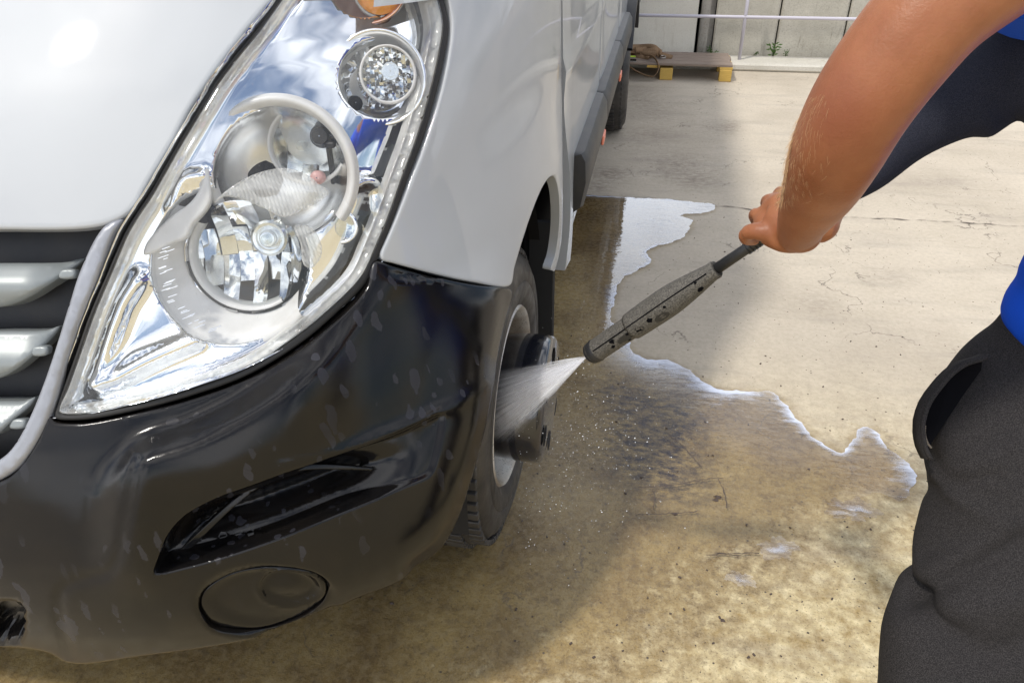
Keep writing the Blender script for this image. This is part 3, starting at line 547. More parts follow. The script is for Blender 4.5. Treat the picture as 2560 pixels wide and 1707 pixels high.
# --- bumper
recess = [(358, 1310), (368, 1270), (392, 1215), (430, 1172), (500, 1132), (580, 1104), (650, 1080), (700, 1066), (780, 1040), (850, 1018), (930, 985), (1000, 945), (1020, 950), (1005, 1040), (985, 1090), (930, 1118), (860, 1150), (760, 1190), (640, 1238), (520, 1280), (430, 1303)]
fogo = [(455, 1400), (462, 1370), (490, 1345), (540, 1322), (610, 1308), (680, 1306), (730, 1318), (757, 1345), (750, 1385), (720, 1415), (670, 1440), (600, 1456), (530, 1456), (480, 1440)]
tow = [(-50, 1384), (10, 1382), (40, 1388), (52, 1405), (50, 1450), (38, 1472), (0, 1480), (-50, 1480)]
bump_px = [(862, 601), (900, 611), (1010, 640), (1090, 655), (1173, 664), (1178, 680), (1162, 745), (1148, 815), (1135, 890), (1115, 990), (1085, 1100), (1050, 1200), (1012, 1265), (960, 1300), (850, 1360), (700, 1430), (600, 1462), (450, 1492), (300, 1513), (200, 1526), (150, 1521), (112, 1500), (60, 1490), (0, 1487), (-150, 1472), (-420, 1425), (-900, 1320), (-900, 1135), (-420, 1135), (-100, 1130), (-20, 1112), (25, 1092), (62, 1050), (90, 1000), (110, 955), (121, 968), (150, 973), (200, 972), (310, 950), (430, 920), (570, 870), (690, 800), (790, 718), (840, 660)]
rec_s = resample(recess, 8); fog_s = resample(fogo, 8); tow_s = resample(tow, 8)
crease = resample([(230, 1120), (330, 1042), (450, 1000), (560, 945), (650, 885), (740, 812), (820, 720), (880, 640)], 10, closed=False)
creaseB = resample([(160, 1500), (135, 1400), (145, 1350), (260, 1300), (300, 1180), (330, 1045)], 10, closed=False)
step_l = resample([(1010, 645), (1105, 700), (1142, 760), (1120, 850), (1085, 1000), (1040, 1120), (1000, 1220), (960, 1290)], 10, closed=False)
creaseC = resample([(640, 1066), (790, 1030), (1040, 930), (1120, 870)], 10, closed=False)
body_edge = np.array([(1173, 664), (1162, 745), (1148, 815), (1135, 890), (1115, 990), (1085, 1100), (1050, 1200), (1012, 1265), (960, 1300)], float)
def bdisp(v, P):
    dz = np.zeros(len(v))
    i = inside(v, rec_s); d = pdist(v, rec_s); dz -= np.where(i, (.045 * sstep(d, 0, 13) + .045 * sstep(d, 10, 90)) * (1 - .9 * sstep(v[:, 0], 800, 960)), 0)
    ec = np.linalg.norm((v - (615, 1382)) / (150, 74), axis=1); dz -= .006 * sstep(1.12 - ec, -.05, .12)
    i = inside(v, tow_s); dz -= np.where(i, .04 * sstep(pdist(v, tow_s), 0, 7), 0)
    # rolled shoulder under the lamp
    dc = pdist(v, crease, False); ytop = np.interp(v[:, 0], crease[:, 0], crease[:, 1]); side = np.sign(v[:, 1] - ytop)
    w = sstep(v[:, 0], 180, 360) * (1 - .7 * sstep(v[:, 0], 640, 860)); below = side * dc
    dz += w * .042 * sstep(below, -58, 22) * (1 - sstep(below, 20, 300)); dz += 0
    dm = pdist(v, creaseC, False); dz += .003 * np.exp(-(dm / 12) ** 2)
    db = pdist(v, creaseB, False); dz -= .003 * np.exp(-(db / 9) ** 2)
    # outer lip: a flange turned back round the wheel arch
    de = pdist(v, body_edge, False); dz += .009 * sstep(de, 0, 44) * (1 - sstep(de, 50, 170)) * sstep(v[:, 1], 640, 700)
    dz += .0012 * np.sin(v[:, 0] / 70) * np.sin(v[:, 1] / 55)
    return dz
ring = lambda L, d: offset_poly(L, d)
rec_f = resample(recess, 4); exb = [ring(rec_f, q) for q in (-6, -3, 0, 2, 4.5, 7, 9.5, 12, 15, 19)] + [ ring(tow_s, 3), ring(tow_s, 8), crease + (0, -8), crease, crease + (0, 8), crease + (0, 16)]
bumper = panel('bumper', bump_px, M['bumper'], van, grid=13, rnd=5, skirt=.03, holes=[fogo], disp=bdisp, extra=exb, step=8)
# trim seam hiding between fender and bumper
# fog lamp blank
fc = np.array([(605, 1382)], float); fp = cast(fc)[0]; fn_ = grad(cast(fc))[0]
def fogdisp(v, P):
    e_ = np.linalg.norm((v - (610, 1382)) / (148, 72), axis=1); e2 = np.linalg.norm((v - (668, 1362)) / (78, 46), axis=1)
    dz = -.008 - .006 * sstep(1 - e_, 0, .25) - .007 * sstep(1 - e2, 0, .22) + .006 * sstep(1 - e2, .1, 1.)
    return dz + .003 * np.exp(-((e2 - 1) / .08) ** 2)
panel('fog_lamp_cover', [tuple(p) for p in offset_poly(fog_s, 2.5)][::3], M['bumper'], van, grid=9, rnd=4, skirt=.02, disp=fogdisp, step=8)
panel('intake_fin', [(890, 1010), (945, 985), (935, 1040), (905, 1110), (862, 1128), (872, 1080)], M['bumper'], van, inset=.03, grid=12, rnd=5, skirt=.03)
panel('intake_blade', [(370, 1302), (640, 1082), (900, 1075), (905, 1082), (640, 1095), (385, 1306)], M['bumper'], van, inset=.035, grid=12, rnd=2, skirt=.01)
# --- grille
panel('grille_back', [(-900, 530), (262, 520), (230, 640), (130, 900), (20, 1080), (-420, 1120), (-900, 1125)], M['darkplastic'], van, inset=.09, grid=40, rnd=2, skirt=0, step=30)
panel('grille_frame', [(238, 522), (283, 504), (262, 545), (226, 640), (186, 740), (153, 840), (128, 925), (104, 985), (78, 1032), (44, 1075), (0, 1103), (-60, 1122), (-420, 1128), (-900, 1130), (-900, 1086), (-420, 1085), (-50, 1078), (-8, 1060), (28, 1030), (60, 978), (92, 905), (125, 812), (158, 705), (190, 610)], M['silver'], van, inset=.004, grid=12, rnd=12, skirt=.03, disp=lambda v, P: np.full(len(v), .006))
def slat(px, name='grille_slat'):
    y0 = min(p[1] for p in px); y1 = max(p[1] for p in px)
    return panel(name, px, M['silverslat'], van, inset=.03, grid=12, rnd=9, skirt=.03, disp=lambda v, P: .016 * np.sin(np.pi * sstep((v[:, 1] - y0) / (y1 - y0), 0, 1.1)) - .02 * sstep(v[:, 0], 60, 190))
slat([(-900, 612), (-420, 608), (-100, 606), (0, 604), (130, 602), (176, 592), (168, 606), (130, 642), (85, 676), (40, 696), (0, 705), (-100, 710), (-420, 712), (-900, 714)])
slat([(-900, 768), (-420, 766), (-100, 764), (0, 761), (100, 760), (125, 752), (120, 768), (92, 805), (52, 842), (0, 868), (-100, 884), (-420, 890), (-900, 893)])
slat([(-900, 928), (-420, 926), (-100, 924), (0, 922), (55, 921), (75, 913), (68, 932), (45, 955), (0, 996), (-100, 1020), (-420, 1030), (-900, 1034)])
for (x, y) in ((157, 629), (93, 807), (42, 974)):
    panel('grille_pin', [(x - 18, y - 9), (x + 14, y - 9), (x + 12, y + 9), (x - 22, y + 10)], M['silverslat'], van, inset=.02, grid=6, rnd=6, skirt=.01, step=4)

# --- headlight (sub-parts of one lamp unit)
lamp = link('headlight', None, None, van)
def sub(o): o.parent = lamp; return o
lens_px = [(655, -15), (600, 62), (545, 130), (496, 195), (458, 258), (415, 330), (378, 395), (345, 452), (318, 492), (290, 540), (252, 630), (212, 725), (178, 822), (153, 890), (132, 948), (200, 950), (300, 930), (420, 898), (560, 848), (680, 776), (770, 703), (835, 635), (868, 565), (895, 500), (926, 412), (962, 315), (990, 220), (1014, 115), (1021, 55), (1010, 0), (990, -50), (930, -112), (760, -112), (700, -70)]
seal_px = [(648, -22), (592, 58), (536, 126), (487, 192), (449, 255), (406, 327), (369, 392), (336, 450), (309, 490), (280, 540), (241, 630), (201, 725), (167, 822), (142, 890), (120, 958), (132, 966), (205, 964), (310, 944), (428, 913), (570, 862), (692, 790), (784, 714), (850, 645), (882, 572), (909, 506), (940, 418), (977, 320), (1005, 223), (1029, 118), (1036, 55), (1024, -5), (1003, -60), (940, -122), (750, -122), (690, -75)]
panel('seal', seal_px, M['seal'], lamp, grid=30, rnd=5, skirt=.03, holes=[lens_px], disp=lambda v, P: np.full(len(v), -.004), step=8)
bump_lens = lambda v, P: .004 * sstep(pdist(v, np.array(lens_px, float)), 0, 40)
panel('lens', lens_px, M['lens'], lamp, grid=22, rnd=6, skirt=.0, disp=bump_lens, step=10)
lens_s = resample(lens_px, 10)
innr = [tuple(p) for p in offset_poly(lens_s, 20)][::2]
panel('lens_rim', lens_px, M['rimglass'], lamp, grid=14, rnd=3, skirt=.01, holes=[innr], disp=lambda v, P: -.006 - .003 * np.cos(pdist(v, lens_s) * .9) - .012 * sstep(pdist(v, lens_s), 4, 20), step=8)
# chrome housing
UC = z1(1275, 920); LC = z1(1005, 1400); TC = z1(1800, 415); AC = z1(1722, -108)
def hous(v, P):
    d = pdist(v, lens_s); dz = .045 * (1 - sstep(d, 0, 34))
    for c, r, dep in ((UC, 372 * .4336, .10), (LC, 440 * .4336, .10), (TC, 225 * .4336, .05), (AC, 205 * .4336, .05)):
        e_ = np.linalg.norm(v - c, axis=1); dz -= dep * sstep(r * .97 - e_, 0, 14)
    # soft lobes of the chrome bezel
    dz += .005 * np.sin(v[:, 0] / 75 + v[:, 1] / 110)
    l1 = resample([z2(300, 960), z2(440, 560), z2(520, 430)], 8, False); dz += .016 * np.exp(-(pdist(v, l1, False) / 22) ** 2)
    l2 = resample([z2(330, 980), z2(560, 850), z2(820, 730)], 8, False); dz += .016 * np.exp(-(pdist(v, l2, False) / 24) ** 2)
    l3 = resample([z1(1560, 1050), z1(1700, 960), z1(1790, 990), z1(1800, 1120)], 8, False); dz += .015 * np.exp(-(pdist(v, l3, False) / 12) ** 2)
    l4 = resample([z1(700, 1100), z1(760, 960), z1(860, 930)], 8, False); dz += .010 * np.exp(-(pdist(v, l4, False) / 14) ** 2)
    return dz
circ = lambda c, r, n=200: np.c_[c[0] + r * np.cos(np.linspace(0, 6.283, n, False)), c[1] + r * np.sin(np.linspace(0, 6.283, n, False))]
hx = [circ(c, r * .4336 * q) for c, r in ((UC, 372), (LC, 440), (TC, 225), (AC, 205)) for q in (.97, .955, .94, .92, .90, .885)]
panel('housing', [tuple(p) for p in offset_poly(lens_s, 5)][::2], M['chrome'], lamp, inset=.045, grid=10, rnd=2, skirt=0, disp=hous, extra=hx, step=10)
AX = np.array((.28, -.90, .30)); AX /= np.linalg.norm(AX)
def ctr(c, inset): return cast(np.array([c], float), inset)[0]
def pxm(c, inset=.03): p = ctr(c, inset); return (p - CAM) @ CF / FPX * K * .4336        # metres per z1-pixel at that lamp
def bowl(name, c, prof, m, inset=.045, seg=72, axis=AX, shiftpx=None, parent=None, arc=None):
    p = ctr(c, inset); s_ = pxm(c, inset)
    sh = None if shiftpx is None else [(CR * dx + CD * dy) * s_ for dx, dy in shiftpx]
    b = MB(); b.lathe(p, axis, [(r * s_, h) for r, h in prof], seg, shift=sh, arc=arc); o = b.build(name, m, parent or lamp); return o
def facets(name, c, R0, inset, depth, nx, ny, m, jit=.25, seedv=1):
    p = ctr(c, inset); s_ = pxm(c, inset); r0 = R0 * s_; g = np.random.default_rng(seedv)
    u = np.cross((0, 0, 1), AX); u /= np.linalg.norm(u); w = np.cross(AX, u); V = []; Fs = []
    hgt = lambda x, y: -depth * (1 - (x * x + y * y) / (r0 * r0))
    for i in range(nx):
        for j in range(ny):
            x0, x1 = -r0 + 2 * r0 * i / nx, -r0 + 2 * r0 * (i + 1) / nx; o_ = (i % 2) * .5 / ny; y0, y1 = -r0 + 2 * r0 * (j / ny + o_), -r0 + 2 * r0 * ((j + 1) / ny + o_)
            cx, cy = (x0 + x1) / 2, (y0 + y1) / 2
            if math.hypot(cx, cy) > r0 * 1.02: continue
            k = 4; tx, ty = g.uniform(-jit, jit, 2); b_ = len(V); q = g.uniform(.0, .9)
            for a in range(k + 1):
                for b2 in range(k + 1):
                    x = x0 + (x1 - x0) * a / k; y = y0 + (y1 - y0) * b2 / k; rr = math.hypot(x, y)
                    if rr > r0: x *= r0 / rr; y *= r0 / rr
                    h = hgt(x, y) + tx * (x - cx) + ty * (y - cy) + q * 7 * ((x - cx) ** 2)
                    V.append(p + u * x + w * y + AX * min(h, .002))
            for a in range(k):
                for b2 in range(k): i0 = b_ + a * (k + 1) + b2; Fs.append((i0, i0 + k + 1, i0 + k + 2, i0 + 1))
    return mesh(name, V, Fs, m, lamp, True)
# upper main beam
bowl('bezel_ring', UC, [(408, -.010), (398, -.002), (388, .002), (376, .003), (362, .001), (352, -.005), (340, -.012)], M['bezel'], arc=(-42, 205))
bowl('reflector', UC, [(340, -.010), (325, -.03), (290, -.052), (230, -.070), (150, -.082), (70, -.088), (1, -.089)], M['chrome2'])
PCc = z1(1400, 770)
bowl('projector_ring', PCc, [(205, -.062), (215, -.03), (208, -.024), (196, -.026), (190, -.034), (186, -.06)], M['bezel'], seg=64)
facets('projector_reflector', PCc, 185, .075, .05, 5, 4, M['facet'], .25, 5)
bowl('projector_glass', PCc, [(188, -.032), (170, -.022), (130, -.013), (80, -.008), (30, -.006), (1, -.006)], M['glassclear'])
bp = ctr(z1(1400, 775), .07); MB().lathe(bp, AX, [(.001, .036), (.005, .034), (.007, .028), (.007, 0), (.007, -.02)], 20).build('bulb', M['glassclear'], lamp)
hb = MB(); hp_ = ctr(z1(1485, 722), .05); hb.lathe(hp_, AX, [(.001, .012), (.011, .011), (.013, .004), (.012, -.01), (.017, -.014), (.017, -.02)], 20); hb.box(hp_ + CR * .012 - CD * .010, (.014, .01, .02), None, .002); hb.box(hp_ + CR * .014 + CD * .012, (.016, .01, .009), None, .002)
hb.build('bulb_holder', M['seal'], lamp, sharp=35)
MB().lathe(ctr(z1(1468, 942), .05), AX, [(.001, .006), (.008, .006), (.010, 0), (.010, -.02)], 20).build('adjuster_plug', M['pink'], lamp)
# dark post across the upper reflector
MB().box(ctr(z1(1540, 850), .06), (.006, .01, .07), None, .001).build('bracket', M['seal'], lamp, False)
# lower dipped beam
s_ = pxm(LC)
n_ = 7; prof = [(470, -.012), (462, -.004), (452, -.001), (430, -.002), (395, -.006), (355, -.022), (322, -.036)]
bowl('lower_bezel', LC, prof, M['bezel'], shiftpx=[(0, 0), (0, 0), (0, 0), (8, -2), (25, -8), (50, -20), (72, -34)], seg=96, arc=(128, 318))
RC = z1(1080, 1365)
bowl('dark_ring', RC, [(330, -.030), (326, -.026), (312, -.028), (306, -.038)], M['seal'], seg=80, arc=(146, 296))
bowl('ribbed_ring', RC, [(309, -.026), (305, -.021), (288, -.026), (276, -.036), (274, -.05)], M['bezel'], seg=180, arc=(140, 300))
facets('lower_reflector', RC, 300, .070, .06, 8, 2, M['facet'], .16, 11)
bowl('projector_glass', RC, [(282, -.034), (262, -.026), (200, -.014), (130, -.008), (60, -.005), (1, -.005)], M['glassclear'])
bc_ = ctr(z1(1213, 1262), .062)
MB().lathe(bc_, AX, [(.0255, -.012), (.0255, .0), (.022, .003), (.018, .002), (.017, -.006), (.012, -.007), (.012, .008), (.010, .012), (.001, .013)], 32).build('bulb_socket', M['chrome2'], lamp, sharp=30)
MB().lathe(bc_, AX, [(.001, .030), (.005, .028), (.0075, .022), (.0075, 0)], 20).build('bulb', M['glassclear'], lamp)
# printed optic ticks on the lower bezel
tk = MB()
for k in range(30):
    ang = R(105 + 3.1 * k + rng.uniform(-4, 4)); rr = rng.uniform(335, 385); cx = 1005 + 20 + rr * math.cos(ang); cy = 1400 - 6 + rr * math.sin(ang) 
    L = rng.uniform(10, 30)
    a = ctr(z1(cx - L, cy + L * .35), .045); b_ = ctr(z1(cx + L, cy - L * .35), .045); off = AX * .006 ; up_ = -CD * .0005
    a, b_ = a + off, b_ + off; tk.add([a - up_, b_ - up_, b_ + up_, a + up_, a - up_ - AX * .003, b_ - up_ - AX * .003, b_ + up_ - AX * .003, a + up_ - AX * .003], [(0, 1, 2, 3), (4, 5, 1, 0), (3, 2, 6, 7)])
tk.build('optic_marks', M['chrome2'], lamp, False)
# ribbed visor between the beams
vis = [z1(*p) for p in ((925, 1070), (1000, 1000), (1120, 930), (1240, 895), (1330, 895), (1420, 930), (1490, 985), (1530, 1010), (1520, 1040), (1440, 1090), (1340, 1140), (1290, 1150), (1200, 1110), (1080, 1060), (980, 1040))]
panel('ribbed_visor', vis, M['ribbed'], lamp, inset=.022, grid=4, rnd=2, skirt=.004, step=4, disp=lambda v, P: .0014 * np.sin((v[:, 0] * .75 + v[:, 1]) * 1.15) + .008 * sstep(pdist(v, np.array(vis)), 0, 60))
vis2 = [z1(*p) for p in ((1350, 1200), (1400, 1190), (1450, 1215), (1490, 1290), (1490, 1360), (1440, 1420), (1400, 1400), (1385, 1300))]
panel('ribbed_visor', vis2, M['ribbed'], lamp, inset=.03, grid=4, rnd=2, skirt=.004, step=4, disp=lambda v, P: .0014 * np.sin((v[:, 0] * .75 + v[:, 1]) * 1.15))
# frosted bridge joining both bezels
brg = [z1(*p) for p in ((868, 900), (890, 890), (900, 960), (908, 1020), (900, 1080), (862, 1135), (810, 1190), (775, 1260), (700, 1290), (620, 1330), (548, 1350), (560, 1290), (620, 1215), (700, 1140), (790, 1075), (840, 1010), (862, 950))]
panel('bezel_bridge', brg, M['bezel'], lamp, inset=.040, grid=8, rnd=6, skirt=.02, step=6)
# side marker lamp with fan of ribs
fan = MB(); fcn = ctr(z1(1595, 1200), .05)
facets('marker_reflector', z1(1600, 1290), 150, .06, .03, 11, 4, M['facet'], .35, 3)
MB().lathe(fcn, AX, [(.026, .004), (.0255, .008), (.022, .009), (.019, .006), (.012, -.01)], 36).build('marker_ring', M['chrome'], lamp)
MB().lathe(fcn, AX, [(.017, .0), (.015, .009), (.009, .014), (.001, .016)], 28).build('marker_bulb', M['glassclear'], lamp)
# position lamp, upper right
bowl('turn_bowl', TC, [(246, .004), (240, .010), (228, .008), (205, -.010), (165, -.032), (110, -.048), (50, -.056), (1, -.058)], M['chrome'], seg=80)
PL = z1(1845, 398)
bowl('lamp_glass_rim', PL, [(148, -.02), (150, .006), (146, .013), (138, .014), (133, .008)], M['bezel'], seg=64)
def dome(name, c, r, inset, m, nn=26, bulge=.016, cell=9, lift=.008):
    p = ctr(c, inset); s_ = pxm(c, inset); r0 = r * s_; u = np.cross((0, 0, 1), AX); u /= np.linalg.norm(u); w = np.cross(AX, u); V = []; 
    rs = np.linspace(0, 1, nn); A_ = np.linspace(0, 2 * np.pi, 72, endpoint=False)
    for q in rs:
        for a in A_:
            x, y = q * r0 * math.cos(a), q * r0 * math.sin(a); h = lift + bulge * (1 - q * q) + .0011 * (abs(math.sin(x / r0 * cell)) + abs(math.sin(y / r0 * cell))) * (q < .96); V.append(p + u * x + w * y + AX * h)
    Fs = [(i * 72 + j, i * 72 + (j + 1) % 72, (i + 1) * 72 + (j + 1) % 72, (i + 1) * 72 + j) for i in range(nn - 1) for j in range(72)]
    return mesh(name, V, Fs, m, lamp, True)
facets('cell_reflector', PL, 138, .045, .016, 13, 13, M['facet'], .9, 8)
dome('cell_glass', PL, 136, .045, M['glassclear'], lift=.006)
MB().lathe(ctr(z1(1858, 382), .04), AX, [(.001, .012), (.008, .012), (.0085, .008), (.011, .008), (.0115, .012), (.0125, .012), (.0125, 0)], 24).build('bulb', M['chrome2'], lamp, sharp=30)
MB().lathe(ctr(z1(1672, 545), .045), (.5, -.7, .5), [(.001, .001), (.008, .002), (.011, -.002)], 20).build('screw_hole', M['black'], lamp)
# amber indicator above
bowl('amber_bowl', AC, [(228, .004), (222, .009), (210, .006), (180, -.015), (120, -.035), (50, -.045), (1, -.046)], M['amberchrome'], seg=72)
AM = z1(1795, -48); bowl('lamp_glass_rim', AM, [(136, -.03), (138, .0), (132, .006), (124, .004)], M['bezel'], seg=64); dome('amber_glass', AM, 124, .045, M['amber'], cell=11)

# --- the off-side half of the front is the mirror image
def mirror(o, par):
    c = o.copy(); COL.objects.link(c); c.parent = par; c.matrix_parent_inverse = Matrix.Identity(4)
    c.matrix_basis = Matrix.Translation((2 * XC, 0, 0)) @ Matrix.Diagonal((-1, 1, 1, 1)) if par is van else Matrix.Identity(4)
    for ch in list(o.children): mirror(ch, c)
for o in list(van.children):
    if o.name.split('.')[0] != 'grille_pin': mirror(o, van)
# --- side body
def zlow(y): return np.interp(y, [.2, .43, .6, 6], [.50, .50, .50, .50])
def side_panel(name, y0, y1, z0, z1_, m=None, gap=.004, nz=26, outer=0.):
    ys = np.linspace(y0 + gap, y1 - gap, max(3, int((y1 - y0) / .06))); zz = np.linspace(z0, z1_, nz); V = []
    for z in zz:
        for y in ys:
            x = float(smoothinterp(z, _zs, _xs)) + outer
            r_ = math.hypot(y, z - .36); k = np.clip(1 - abs(r_ - .47) / .22, 0, 1); x += .022 * k * k * (3 - 2 * k)
            e_ = min(y - ys[0], ys[-1] - y); x -= .004 * (1 - sstep(e_, 0, .008)) ; x += .006 * math.exp(-((z - .97) / .02) ** 2) - .004 * sstep(z, .97, 1.02)
            V.append((x, y, z))
    n_ = len(ys); k_ = len(zz); Fs = [(i * n_ + j, i * n_ + j + 1, (i + 1) * n_ + j + 1, (i + 1) * n_ + j) for i in range(k_ - 1) for j in range(n_ - 1)]
    b_ = len(V)
    for edge in ([i * n_ for i in range(k_)], [i * n_ + n_ - 1 for i in range(k_)], list(range(n_))):
        s0 = len(V); V += [V[i] for i in edge]; V += [(V[i][0] - .03, V[i][1], V[i][2]) for i in edge]; L = len(edge); Fs += [(s0 + i, s0 + i + 1, s0 + L + i + 1, s0 + L + i) for i in range(L - 1)]
    return mesh(name, V, Fs, m or M['white'], van, True)
side_panel('front_door', .40, 1.42, .47, 1.22); side_panel('sliding_door', 1.42, 2.45, .47, 1.22); side_panel('rear_panel', 2.45, 5.0, .47, 1.22)
MB().box((-.14, 2.7, .8), (.2, 4.7, .9)).build('inner_side', M['black'], van, False)
# upper shell (windscreen, roof) beyond the frame, whole plan outline
def shell(name, z0, z1_, a0, a1, m, nz=16, na=50, inset=0.):
    V = []; zz = np.linspace(z0, z1_, nz); aa = np.linspace(a0, a1, na)
    for z in zz:
        a = float(smoothinterp(z, _zs, _xs)) - XC - inset; b = YC - float(smoothinterp(z, _zs, _yf)) - inset
        for q in aa:
            if q > 1: V.append((XC + a, YC + (q - 1) * 4.65, z)); continue
            if q < -1: V.append((XC - a, YC + (-q - 1) * 4.65, z)); continue
            th = q * math.pi / 2; s1_, c1_ = math.sin(th), math.cos(th); x = math.copysign(abs(s1_) ** (2 / NE), s1_); y = abs(c1_) ** (2 / NE); V.append((XC + a * x, YC - b * y, z))
    n_ = na; Fs = [(i * n_ + j, i * n_ + j + 1, (i + 1) * n_ + j + 1, (i + 1) * n_ + j) for i in range(nz - 1) for j in range(n_ - 1)]
    return mesh(name, V, Fs, m, van, True)
shell('upper_body', 1.215, 1.42, .55, 2, M['white']); shell('cowl', 1.255, 1.42, -2, .55, M['white'], na=80)
shell('windscreen', 1.42, 2.05, -.75, .75, M['glass']); shell('pillar', 1.42, 2.05, .75, 2, M['white']); shell('pillar', 1.42, 2.05, -2, -.75, M['white'])
sh = shell('roof_edge', 2.05, 2.33, -2, 2, M['white'], na=90)
b = MB(); rv = []
for z in (2.33,):
    a = float(smoothinterp(z, _zs, _xs)) - XC; bb = YC - float(smoothinterp(z, _zs, _yf))
    for q in np.linspace(-1, 1, 40): th = q * math.pi / 2; s1_, c1_ = math.sin(th), math.cos(th); rv.append((XC + a * math.copysign(abs(s1_) ** (2 / NE), s1_), YC - bb * abs(c1_) ** (2 / NE), z))
rv += [(XC + a, 5.0, 2.33), (XC - a, 5.0, 2.33)]; mesh('roof', [(x, y, z + .0) for x, y, z in rv], [tuple(range(len(rv)))], M['white'], van, False)
shell('far_side', .3, 1.255, -2, -1, M['white'], na=70, inset=.004); mesh('rear_doors', [(-2.0, 5, .4), (0, 5, .4), (-.15, 5, 2.33), (-1.85, 5, 2.33)], [(0, 1, 2, 3)], M['white'], van, False)
mesh('underbody', [(-1.9, -.45, .36), (-.13, -.45, .36), (-.13, 5, .36), (-1.9, 5, .36)], [(3, 2, 1, 0)], M['black'], van, False)
# rub strips
def strip(y0, y1):
    prof = [(.03, .545), (.060, .55), (.082, .565), (.098, .64), (.094, .70), (.080, .722), (.04, .725)]; V = []; ys = [y0, y0 + .006, y0 + .03, (y0 + y1) / 2, y1 - .03, y1 - .006, y1]; sc_ = [.55, .85, 1, 1, 1, .93, .8]
    for y, k in zip(ys, sc_):
        for x, z in prof: V.append((.03 + (x - .03) * k, y, .635 + (z - .635) * (.9 + .1 * k)))
    n_ = len(prof); Fs = [(i * n_ + j, i * n_ + j + 1, (i + 1) * n_ + j + 1, (i + 1) * n_ + j) for i in range(len(ys) - 1) for j in range(n_ - 1)] + [tuple(range(n_))[::-1], tuple((len(ys) - 1) * n_ + j for j in range(n_))]
    o = mesh('rub_strip', V, Fs, M['darkplastic'], van, True); o.data.set_sharp_from_angle(angle=R(35)); return o
strip(.60, 1.26); strip(1.265, 2.15); strip(2.155, 2.93); strip(3.68, 4.9)
for y in (1.27 - .18, 1.95):
    MB().box((.097, y, .62), (.01, .085, .032), None, .004).build('side_reflector', M['orange'], van, False)
ar = MB()
for k in range(13):
    a = math.pi * (.14 + .72 * k / 12); ar.V += [(.05, 3.3 + .44 * math.cos(a), .36 + .44 * math.sin(a)), (.105, 3.3 + .43 * math.cos(a), .36 + .43 * math.sin(a)), (.105, 3.3 + .38 * math.cos(a), .36 + .38 * math.sin(a)), (.05, 3.3 + .38 * math.cos(a), .36 + .38 * math.sin(a))]
    if k: ar.F += [((k - 1) * 4 + j, (k - 1) * 4 + (j + 1) % 4, k * 4 + (j + 1) % 4, k * 4 + j) for j in range(4)]
ar.build('rear_arch_trim', M['darkplastic'], van, sharp=40)
# front wheel arch liner and flap
ln = MB()
A = np.linspace(-.1, math.pi + .1, 30); V = []
for x in (-.5, -.012):
    for a in A: V.append((x, .02 + .44 * math.cos(a), .37 + .445 * math.sin(a)))
ln.add(V, [(j, j + 1, 30 + j + 1, 30 + j) for j in range(29)]); ln.box((-.5, .02, .55), (.01, .8, .5)); ln.build('arch_liner', M['liner'], van)
fl = [on_x(x, y, -.01) for x, y in ((1283, 630),)]
MB().box((-.075, .43, .42), (.21, .012, .36), None, .005).build('mud_flap', M['mud'], van, False)
